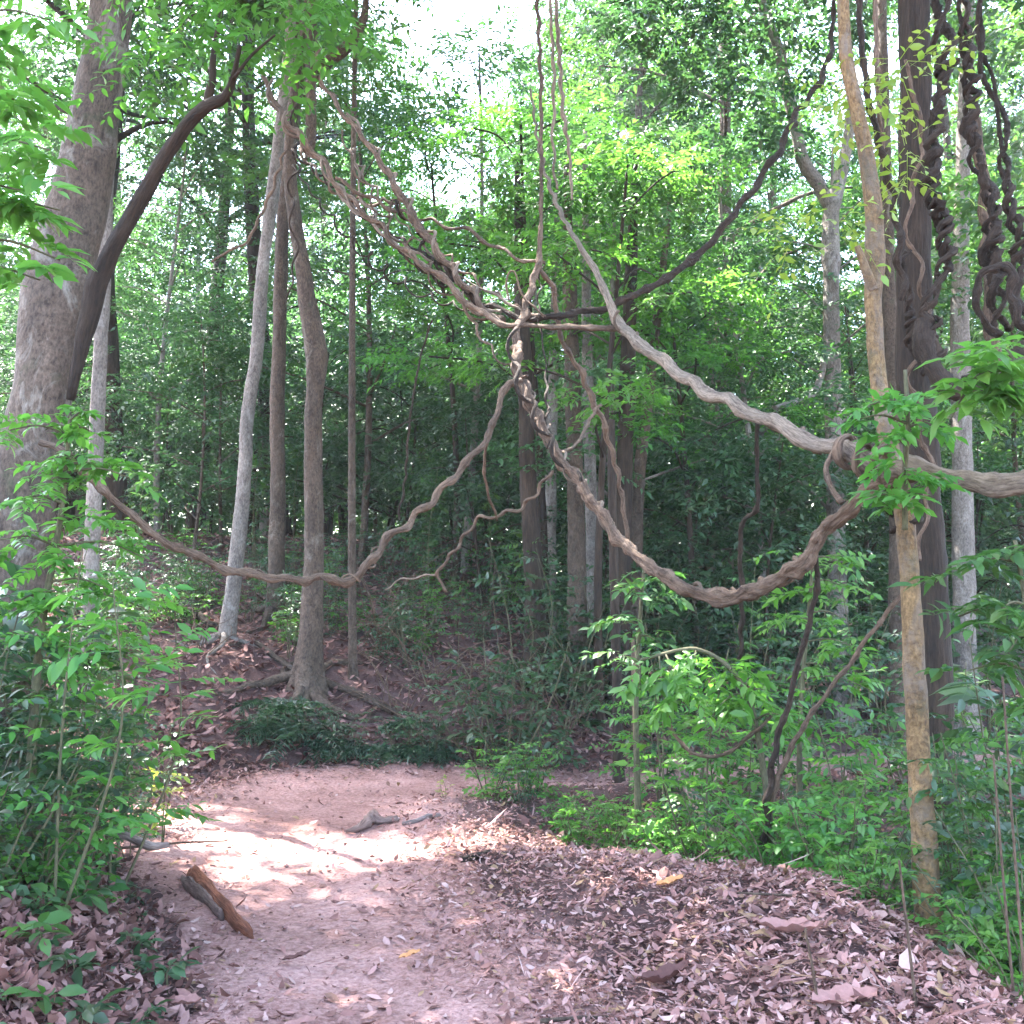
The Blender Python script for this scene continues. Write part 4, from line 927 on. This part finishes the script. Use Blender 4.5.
for k, (kk, px, Y, sc) in enumerate([('lshrub', 770, 5.6, .9), ('bshrub', 800, 5.6, .85), ('lshrub', 830, 5.3, .95), ('shrub', 855, 5.6, .7), ('bshrub', 790, 6.1, .9), ('shrub', 745, 6.3, .9), ('lshrub', 820, 6.0, 1.1), ('lshrub', 850, 4.9, .5)]):
    putpx(kk, px, Y, sc, {'lshrub': 'mid green', 'bshrub': 'bright green', 'shrub': 'dark'}[kk] + ' shrub between the slanting brown vine and the ochre tree', gr + ' (' + kk + ')')
gq_ = 'leafy saplings filling the gully past the ochre tree'
for k, (kk, px, Y, sc) in enumerate([('sap2', 980, 4.9, .85), ('shrub', 1000, 4.4, .9), ('lshrub', 975, 4.5, .8), ('sap', 1020, 4.8, .9), ('shrub', 960, 5.4, 1.0), ('sap2', 1040, 5.6, 1.1), ('sap', 965, 6.2, 1.1), ('lshrub', 1010, 4.0, .7), ('sap2', 1000, 6.6, 1.3), ('shrub', 940, 6.4, 1.0), ('broad', 1015, 5.2, 1.1), ('sap2', 870, 7.5, 1.2), ('sap', 820, 7.8, 1.1), ('sap2', 770, 8.0, 1.1), ('sap', 720, 8.2, 1.1), ('shrub', 690, 8.4, 1.2), ('sap2', 660, 8.7, 1.1), ('sap2', 930, 8.2, 1.3), ('sap', 990, 8.4, 1.4), ('thin', 850, 8.8, 1.0), ('thin', 750, 9.0, .9), ('sap2', 800, 9.2, 1.2), ('sap2', 900, 9.4, 1.3)]):
    kn = {'sap': 'feathery leaved sapling', 'sap2': 'bushy dark leaved sapling', 'broad': 'broad leaved sapling', 'shrub': 'dark shrub', 'lshrub': 'low mid green shrub', 'thin': 'whip thin sapling'}[kk]
    w = 'by the picture edge past the ochre tree' if px > 935 else 'in the gully behind the slanting vine'
    w = w.replace('by the picture edge past', 'in the gully just past')
    putpx(kk, px, Y, sc, kn + ' ' + w, kn + ' ' + w)
for k, (kk, px, Y, sc) in enumerate([('bright', 745, 6.9, .9), ('bright', 790, 7.0, 1.0), ('bright', 868, 6.0, .8), ('bright', 955, 5.5, .95), ('bright', 905, 6.3, 1.0), ('bshrub', 960, 4.7, .9), ('bshrub', 925, 5.4, .9), ('bshrub', 865, 5.0, .6), ('bshrub', 735, 6.2, .8), ('bshrub', 700, 6.6, .8), ('bright', 720, 7.6, 1.0), ('bright', 1000, 5.0, .9), ('bshrub', 1005, 4.4, .8), ('bright', 625, 8.4, .8), ('bright', 680, 8.0, .9)]):
    putpx(kk, px, Y, sc, ('tall bright drooping sapling' if kk == 'bright' else 'bright low shrub') + ' in the gully growth round the ochre tree', ('tall bright saplings' if kk == 'bright' else 'bright low shrubs') + ' round the ochre tree')
putpx('bright', 700, 6.6, 1.0, 'bright drooping sapling over the hook shaped vine')
putpx('bright', 660, 7.3, .9, 'bright thin sapling beside the brown sapling pole')
putpx('bright', 835, 6.0, 1.0, 'bright feathery sapling under the deep sagging vine')
for k, (px, Y, H) in enumerate([(1000, 3.9, .9), (905, 3.7, .5), (1012, 3.8, 1.2), (812, 3.6, .3)]):
    x = (px - 512) / F * Y; z = h1(x, Y)
    Pn = catmull([(x, Y, z - .05), (x - .02, Y + .02, z + H * .5), (x - .05, Y, z + H)], 16)
    solo('bare_stem', tube(Pn, np.linspace(.006, .004, 16), 6, .05, seed=k), M['vine'], ['upright bare brown stem on the mound past the ochre tree', 'short bare stem sticking up from the litter mound', 'tall bare stem at the outer edge of the mound', 'stubby bare stem low on the litter mound'][k], 'stem')

# plants whose leaves hang at a known spot: stem curves and leaf clusters
def plant(name, label, cat, stems, clusters, lmat, smat, L, n, ll, lw, droop, seed, ang=62, tmpl=T_NEAR, down=0.0):
    rng = np.random.default_rng(seed)
    sp = [pxc(s_, 40) for s_ in stems]
    allp = np.vstack([a_[0] for a_ in sp])
    b = sp[0][0][-1]
    t = thing(name, label, cat, b)
    tubes = [tube(a_[0], a_[1], 8, .06, seed=i) for i, a_ in enumerate(sp)]
    Bs, Ds, Ls = [], [], []
    for (px, py, Y, rp, cnt) in clusters:
        c = at(px, py, Y); r = rp * Y / F
        q = allp[np.argmin(((allp - c) ** 2).sum(1))]
        m = (q + c) / 2 + np.array([0, 0, .12 * np.linalg.norm(q - c)])
        Pt = catmull([q, m, c], 14); tubes.append(tube(Pt, np.linspace(.007, .003, 14), 6, .05))
        for k in range(cnt):
            f = rng.uniform(.55, 1)
            Bs.append(Pt[int(f * 13)] + ball(rng, 1)[0] * r * .3)
            an = rng.uniform(0, 6.28)
            Ds.append([math.cos(an), math.sin(an), rng.uniform(-.2, .35) - down]); Ls.append(r * rng.uniform(.6, 1.15))
    part('stem', join(tubes), M[smat], t)
    part('foliage', sprays(Bs, Ds, np.array(Ls), n, ll, lw, droop, rng, tmpl, ang=ang, stalk=.0025), M[lmat], t)
    return t

# crown of the thick leaning tree: leaves on its dark limb
def add_crown(t, clusters, lmat, seed, n=10, ll=.09, lw=.04, dens=1.0, name='crown'):
    rng = np.random.default_rng(seed); cl = []
    for (px, py, Y, rp) in clusters:
        c = at(px, py, Y); cl.append((*c, rp * Y / F))
    Bs, Ds, Ls = [], [], []
    for c in cl:
        k = int(dens * 30 * (c[3] / .5) ** 1.6) + 3
        b = ball(rng, k) * c[3] * np.array([1, 1, .6]); Bs.append(np.array(c[:3]) + b)
        Ds.append(unit(b * np.array([1, 1, .3]) + rng.normal(0, .3, b.shape) * c[3])); Ls.append(rng.uniform(.22, .42, k))
    part(name, sprays(np.vstack(Bs), np.vstack(Ds), np.concatenate(Ls), n, ll, lw, .2, rng, T_NEAR, stalk=.002), M[lmat], t)
add_crown(BIG, [(150, 60, 5.9, 45), (205, 20, 5.9, 55), (260, 30, 5.7, 45), (300, 5, 5.6, 45), (235, -40, 5.8, 70), (150, -50, 6, 60), (330, -40, 5.6, 50), (280, -110, 6, 80), (210, 75, 5.8, 25), (340, 20, 5.6, 25), (60, -60, 6.5, 60), (160, -150, 6.5, 90), (30, -150, 7, 90)], 'leaf_bright', 51, ll=.075, lw=.034, dens=1.9)
add_crown(C1, [(490, 170, 12.0, 36), (520, 200, 11.9, 40), (480, 215, 11.9, 30)], 'leaf', 56, 11, .095, .042, dens=.8)
add_crown(C2, [(566, 165, 11.9, 44), (540, 190, 11.8, 36), (595, 190, 11.7, 40), (560, 215, 11.7, 34), (600, 150, 12.0, 34)], 'leaf', 57, 11, .095, .042, dens=.9)
add_crown(C3, [(630, 175, 11.8, 40), (660, 195, 11.7, 36), (640, 150, 12, 34), (610, 225, 11.6, 34), (668, 150, 12, 26)], 'leaf', 58, 11, .095, .042, dens=.9)
add_crown(C4, [(690, 190, 12.8, 36), (676, 215, 12.8, 30)], 'leaf', 59, 10, .11, .046, dens=.8)
add_crown(PF, [(640, 10, 13, 40), (690, 20, 13, 50), (740, 30, 13, 50), (700, 70, 13, 40), (650, 60, 13.5, 30), (760, 80, 13, 36), (810, 20, 13, 46), (720, -30, 13, 60), (620, -20, 13.5, 50), (800, -40, 13, 60), (780, 130, 13, 22), (870, -20, 13, 50), (690, 120, 13.5, 22)], 'leaf_dark', 53, 9, .12, .055, dens=1.3)
add_crown(DT, [(1000, 30, 7.6, 60), (1040, 90, 7.6, 70), (985, -20, 7.8, 60), (1010, 150, 7.8, 45), (1035, 220, 7.6, 60), (960, 60, 7.9, 36), (1015, 290, 7.8, 40), (950, -60, 7.6, 70), (890, -60, 7.6, 60), (975, 250, 8, 30)], 'leaf_dark', 54, 9, .07, .032, dens=1.1)
add_crown(KT, [(345, 60, 10.8, 30), (370, 20, 10.8, 30), (320, 20, 10.8, 36), (290, 40, 10.9, 30), (340, 95, 10.8, 22), (300, 110, 10.9, 16), (360, -30, 10.8, 36)], 'leaf', 55, 9, .085, .04, dens=.9)
add_crown(YT, [(792, 235, 5.3, 24), (838, 100, 5.4, 22), (902, 70, 5.3, 26), (905, 150, 5.4, 20), (835, 232, 5.4, 22), (860, 90, 5.5, 20), (905, 175, 5.3, 16)], 'leaf_yellow', 52, 7, .055, .03, dens=3.2)
plant('sapling', 'tall sapling with bright fans of leaves hanging in front of the thick leaning tree', 'sapling',
      [[(-40, 20, 4, 3.7), (-50, 200, 6), (-60, 420, 8), (-70, 800, 10, 3.7)]],
      [(30, 105, 3.7, 60, 9), (50, 150, 3.6, 60, 9), (20, 190, 3.6, 60, 9), (60, 210, 3.7, 45, 6), (40, 280, 3.7, 60, 6), (0, 320, 3.7, 50, 6), (10, 60, 3.8, 60, 8), (50, 20, 3.9, 50, 5), (0, 450, 3.8, 60, 5), (60, 260, 3.8, 40, 3)], 'leaf_bright', 'stem', .3, 11, .085, .036, .35, 61)
plant('sapling', 'sapling with yellow lit leaves beside the start of the wavy vine', 'sapling',
      [[(70, 420, 2, 4.8), (60, 520, 3), (40, 640, 4), (30, 780, 5, 4.8)]],
      [(88, 410, 4.8, 22, 4), (92, 432, 4.8, 22, 4), (75, 455, 4.8, 35, 6), (110, 470, 4.9, 35, 6), (135, 480, 4.9, 26, 4), (50, 480, 4.7, 45, 7), (100, 520, 4.8, 45, 8), (150, 560, 4.9, 40, 7), (60, 560, 4.7, 50, 8), (110, 590, 4.8, 45, 7), (20, 500, 4.6, 45, 6), (20, 600, 4.6, 50, 7), (10, 430, 4.8, 45, 6), (45, 430, 4.9, 40, 5), (0, 540, 4.6, 50, 7), (70, 600, 4.7, 50, 7), (40, 640, 4.7, 50, 7), (120, 640, 4.9, 45, 6), (150, 610, 5, 40, 5), (90, 660, 4.9, 45, 6)], 'leaf_bright', 'stem', .3, 13, .06, .028, .3, 62)
plant('climber', 'bright leafy climber sprouting where the vines meet the ochre tree', 'climber',
      [[(905, 370, 2, 4.75), (908, 420, 2.5), (905, 470, 3), (905, 530, 3, 4.75)]],
      [(870, 405, 4.7, 42, 7), (905, 400, 4.7, 40, 8), (925, 425, 4.7, 40, 7), (890, 440, 4.65, 38, 7), (905, 470, 4.6, 35, 7), (865, 500, 4.65, 35, 5), (905, 500, 4.65, 30, 5), (855, 420, 4.7, 30, 4), (930, 480, 4.7, 28, 4)], 'leaf_bright', 'stem', .2, 9, .07, .034, .3, 63)
plant('tree_branch', 'leafy branch with broad bright leaves reaching in past the curly vines', 'branch',
      [[(990, 370, 3, 4.4), (1030, 360, 5), (1090, 350, 7), (1160, 420, 9, 4.6)]],
      [(985, 385, 4.3, 50, 6), (1010, 360, 4.3, 50, 7), (960, 400, 4.3, 40, 5), (1020, 410, 4.3, 45, 6), (1000, 345, 4.5, 40, 5), (950, 420, 4.3, 28, 3)], 'leaf_bright', 'stem', .26, 7, .13, .052, .3, 64)
plant('sapling', 'sapling with big fans of bright leaves in front of the gully past the ochre tree', 'sapling',
      [[(1015, 540, 2, 4.3), (1030, 640, 3), (1040, 800, 5), (1045, 1000, 7, 4.3)]],
      [(960, 570, 4.3, 55, 6), (1000, 560, 4.3, 50, 6), (1000, 610, 4.2, 50, 6), (950, 620, 4.3, 55, 6), (1010, 650, 4.1, 55, 5), (970, 670, 4.3, 40, 5), (1020, 710, 4.1, 50, 4)], 'leaf', 'stem', .3, 10, .09, .036, .3, 65)
plant('sapling', 'sapling with large hanging pale leaves arching over the gully', 'sapling',
      [[(640, 660, 1.6, 6.4), (700, 650, 2), (745, 690, 2.6), (765, 780, 3.2), (768, 840, 4, 6.2)]],
      [(660, 670, 6.3, 36, 7), (695, 665, 6.3, 40, 8), (730, 670, 6.2, 40, 8), (680, 700, 6.2, 34, 7), (720, 705, 6.2, 34, 7), (765, 690, 6.2, 36, 6), (790, 720, 6, 36, 6), (640, 690, 6.3, 26, 4)], 'leaf_bright', 'stem', .22, 9, .095, .04, .5, 66, down=.25)
plant('sapling', 'slim sapling with fans of leaves pushing up around the lowest sag of the vine', 'sapling',
      [[(645, 560, 1.5, 7), (640, 620, 2), (636, 700, 2.6), (638, 820, 3.5, 7)]],
      [(650, 575, 6.9, 34, 6), (630, 590, 6.9, 30, 6), (665, 600, 6.9, 30, 5), (620, 625, 6.9, 34, 6), (655, 640, 6.9, 32, 6), (610, 660, 7, 30, 5)], 'leaf', 'stem', .24, 9, .08, .034, .35, 67)
plant('sapling', 'feathery sapling lit bright behind the dark hanging vine', 'sapling',
      [[(815, 540, 1.5, 6.4), (808, 620, 2), (800, 720, 2.6), (800, 840, 3.5, 6.4)]],
      [(790, 558, 6.4, 34, 5), (835, 560, 6.4, 34, 6), (840, 585, 6.4, 32, 5), (800, 590, 6.4, 34, 6), (780, 620, 6.4, 30, 5), (845, 620, 6.5, 34, 5), (860, 650, 6.3, 36, 6), (830, 670, 6.3, 30, 5), (870, 690, 6.2, 34, 6)], 'leaf_bright', 'stem', .24, 11, .07, .032, .3, 68)

# ------------------------------------------------------------------ the forest
MB = M
protos = {
 'tall': [Kind(make_tree(31, 18, .17, 6.5, 3.6, 18, 1.35, 72, .5, 10, .15, .066, .22, M['leaf'], M['bark_mid'], .6), 'tree'),
          Kind(make_tree(32, 17, .13, 5.5, 3.0, 17, 1.25, 80, .45, 11, .13, .055, .22, M['leaf_blue'], M['bark_pale'], .7), 'tree'),
          Kind(make_tree(33, 19, .20, 7.5, 4.0, 19, 1.4, 66, .5, 9, .16, .075, .2, M['leaf_dark'], M['bark_dark'], .6), 'tree')],
 'mid': [Kind(make_tree(34, 7.5, .06, 2.3, 1.9, 14, .75, 68, .45, 9, .115, .050, .22, M['leaf'], M['bark_mid'], .25, .4), 'tree'),
         Kind(make_tree(35, 6.0, .05, 1.6, 1.7, 13, .7, 72, .42, 9, .11, .048, .22, M['leaf_dark'], M['bark_dark'], .2, .4), 'tree'),
         Kind(make_tree(36, 8.5, .07, 3.0, 2.1, 14, .85, 66, .48, 10, .115, .048, .2, M['leaf_blue'], M['bark_pale'], .3, .35), 'tree')],
 'lit': [Kind(make_tree(37, 6.2, .055, 3.4, 1.5, 10, .62, 90, .4, 11, .09, .040, .2, M['leaf_bright'], M['bark_dark'], .2, .25), 'tree')],
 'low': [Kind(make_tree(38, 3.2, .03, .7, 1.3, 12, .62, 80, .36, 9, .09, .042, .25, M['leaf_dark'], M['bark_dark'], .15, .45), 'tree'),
         Kind(make_tree(39, 3.8, .03, .9, 1.4, 12, .62, 78, .38, 9, .095, .042, .25, M['leaf_blue'], M['bark_mid'], .15, .4), 'tree')],
}
def zone(px):
    for lim, t in ((150, 'behind the thick leaning tree'), (262, 'behind the leaning grey tree'), (370, 'behind the kinked tree'), (505, 'in the gap before the blackish tree'),
                   (660, 'behind the cluster of dark trunks'), (790, 'under the rising vine'), (880, 'around the pale forked tree')):
        if px < lim: return t
    return 'behind the thick dark tree'
def depth(Y): return 'front row' if Y < 15 else 'second row' if Y < 21 else 'deep'
rf = np.random.default_rng(77)
KN = {'tall': ['tall brown canopy tree', 'tall pale canopy tree', 'tall dark canopy tree'], 'mid': ['mid green understory tree', 'dark bushy understory tree', 'layered pale stemmed understory tree'],
      'low': ['low dark bushy tree', 'low mid green bushy tree'], 'lit': ['bright layered tree']}
def forest(kind, px, Y, sc=1., v=None, z=None, label=None):
    x = (px - 512) / F * Y
    v = int(rf.integers(0, len(protos[kind]))) if v is None else v
    lb = f"{KN[kind][v]} {zone(px)}, {depth(Y)}" if label is None else label
    protos[kind][v].put(x, Y, rf.uniform(0, 6.28), sc, lb, None if label else lb, z)
# the lit layered trees at the middle
forest('lit', 600, 11.5, 1.0, 0, label='bright feathery tree spreading flat sprays above the vine knot')
forest('lit', 545, 13.5, 1.1, 0, label='bright tree with level sprays behind the beaded hanging vines')
forest('lit', 690, 13.0, .95, 0, label='bright tree glowing under the vine that rises to the pale forked tree')
forest('lit', 455, 14.5, 1.0, 0, label='bright tree glowing behind the twin climbing vines')
LANES = [(-1.2, 6.05, 0), at(30, 150, 3.7), at(600, 180, 11.5), at(700, 388, 6.6), at(690, 690, 6.3), (.3, 5.8, .2)]
def shades(x, y, sc):
    for g_ in LANES:
        for z_ in np.arange(6.0 * sc, 19 * sc, .7):
            t_ = (z_ - g_[2]) / SUN[2]
            if math.hypot(g_[0] + SUN[0] * t_ - x, g_[1] + SUN[1] * t_ - y) < 4.3 * sc: return True
    return False
spots = []
def band(kind, y0, y1, n, x0=-80, x1=1104, s0=.85, s1=1.2, mind=1.1, rej=None):
    c = t = 0
    while c < n and t < 4000:
        t += 1
        px, Y = rf.uniform(x0, x1), rf.uniform(y0, y1); x = (px - 512) / F * Y
        if any((x - a_) ** 2 + (Y - b_) ** 2 < mind ** 2 for a_, b_ in spots): continue
        d_ = float(path_sd(np.array([x]), np.array([Y]))[0][0])
        if d_ < .7: continue
        if rej and rej(px, Y): continue
        sc_ = rf.uniform(s0, s1)
        if kind == 'tall' and shades(x, Y, sc_): continue
        spots.append((x, Y)); forest(kind, px, Y, sc_); c += 1
gap = lambda px, Y: 355 < px < 535
band('low', 12.5, 16, 9, 480, 1100)
band('low', 15.0, 19, 10, -60, 520)
band('mid', 13.0, 17, 8, 620, 1100, .8, 1.05)
band('mid', 15.5, 20, 12, -80, 1104, .8, 1.1)
band('low', 19, 24, 16)
band('low', 24, 34, 26, -80, 1104, 1.1, 1.5)
band('low', 16, 24, 14, -60, 500)
band('low', 22, 32, 22, -60, 520, 1.2, 1.6)
band('mid', 20, 27, 28)
band('tall', 16, 22, 6, -80, 360, .8, 1.0, 2.0)
band('tall', 16, 22, 6, 560, 1104, .8, 1.0, 2.0)
band('tall', 22, 31, 22, -80, 1104, .85, 1.1, 2.0, gap)
band('tall', 26, 34, 3, 380, 500, .50, .56, 1.8)
band('tall', 22, 32, 5, 560, 660, .9, 1.05, 1.5)
for px_, Y_, sc_ in ((118, 16.8, .85), (280, 19, .9), (60, 19.5, .95), (195, 21.5, .9)):  # extra trees added so their crowns shade the slope
    forest('tall', px_, Y_, sc_, 2)
band('mid', 27, 36, 22, -80, 1104, 1.0, 1.4, 1.4)
band('tall', 31, 40, 20, -80, 1104, .9, 1.15, 2.2, gap)
# unseen canopy trees added outside the view so their crowns shade the path
for k, (x, y, sc, v, lab) in enumerate(CANOPY if 'CANOPY' in globals() else [
    (6.2, 6.0, .8, 2, 'canopy'), (-6.5, 2.0, .8, 2, 'canopy'), (8.4, 11, .9, 0, 'canopy'), (-9, 5, .9, 1, 'canopy')]):
    protos['tall'][v].put(x, y, k * 1.3, sc, 'unseen tall canopy tree added beside the path to shade it', 'unseen shade trees added around the path')
# far wood: leaf sprays on low rolling masses with open gaps, and thin trunks
rw = np.random.default_rng(99)
n = 15000
yy = rw.uniform(40, 58, n); xx = rw.uniform(-.62, .62, n) * yy
topz = 8 + 7 * (noise2(xx, yy, 14, 6) * .5 + .5) - 6 * np.exp(-((xx / yy + .07) / .06) ** 2)
zz = hgt(xx, yy) + topz * rw.uniform(0, 1, n) ** 1.2
Dm = rw.normal(size=(n, 3)) * np.array([1, 1, .35])
fw = link('far_wood', mesh_data('far_wood', *sprays(np.stack([xx, yy, zz], 1), Dm, rw.uniform(1.0, 2.0, n), 11, .40, .18, .2, rw, lvar=.35), M['leaf'])); fw['kind'] = 'stuff'

# ------------------------------------------------------------------ camera, light, air
hv = np.array([(x, y, z) for x in (-152, 152) for y in (-64, 224) for z in (-6, 28)], float)
hz = link('haze', mesh_data('haze', hv, [np.array([(0, 1, 3, 2), (4, 6, 7, 5), (0, 4, 5, 1), (2, 3, 7, 6), (0, 2, 6, 4), (1, 5, 7, 3)])], [], smooth=False)); hz['kind'] = 'stuff'
hm, hnt, hout = mat_new('air'); hp = hnt.nodes.new('ShaderNodeVolumePrincipled'); hp.inputs['Density'].default_value = .0008; hp.inputs['Color'].default_value = (.92, .93, .90, 1)
hnt.links.new(hp.outputs[0], hout.inputs['Volume']); hz.data.materials.append(hm)
cam = bpy.data.cameras.new('camera'); co = bpy.data.objects.new('camera', cam); COL.objects.link(co)
cam.sensor_width = 36; cam.lens = 36 * F / 1024; cam.clip_end = 500; cam.clip_start = .05
co.location = (0, 0, CAMZ); co.rotation_euler = (math.pi / 2 + PH, 0, 0)
scene.camera = co
w = bpy.data.worlds.new('World'); scene.world = w; w.use_nodes = True
nt = w.node_tree; bg = nt.nodes['Background']
sk = nt.nodes.new('ShaderNodeTexSky'); sk.sky_type = 'NISHITA'; sk.sun_disc = False
el = math.asin(SUN[2]); sk.sun_elevation = el; sk.sun_rotation = math.atan2(SUN[0], SUN[1]); sk.dust_density = 2.2; sk.air_density = 1.0; sk.ozone_density = .8
nt.links.new(sk.outputs[0], bg.inputs[0]); bg.inputs[1].default_value = .15
ld = bpy.data.lights.new('sun', 'SUN'); ld.energy = 4.4; ld.angle = math.radians(.53); ld.color = (1, .965, .92)
lo = bpy.data.objects.new('sun', ld); COL.objects.link(lo)
lo.rotation_euler = Vector(SUN).to_track_quat('Z', 'Y').to_euler()
vs = scene.view_settings; vs.view_transform = 'Standard'; vs.look = 'None'; vs.gamma = 1; vs.exposure = 4.15
scene.render.engine = 'CYCLES'
cy = scene.cycles
cy.max_bounces = 7; cy.diffuse_bounces = 4; cy.glossy_bounces = 2; cy.transmission_bounces = 4; cy.volume_bounces = 0; cy.transparent_max_bounces = 4
cy.caustics_reflective = False; cy.caustics_refractive = False
cy.use_denoising = True
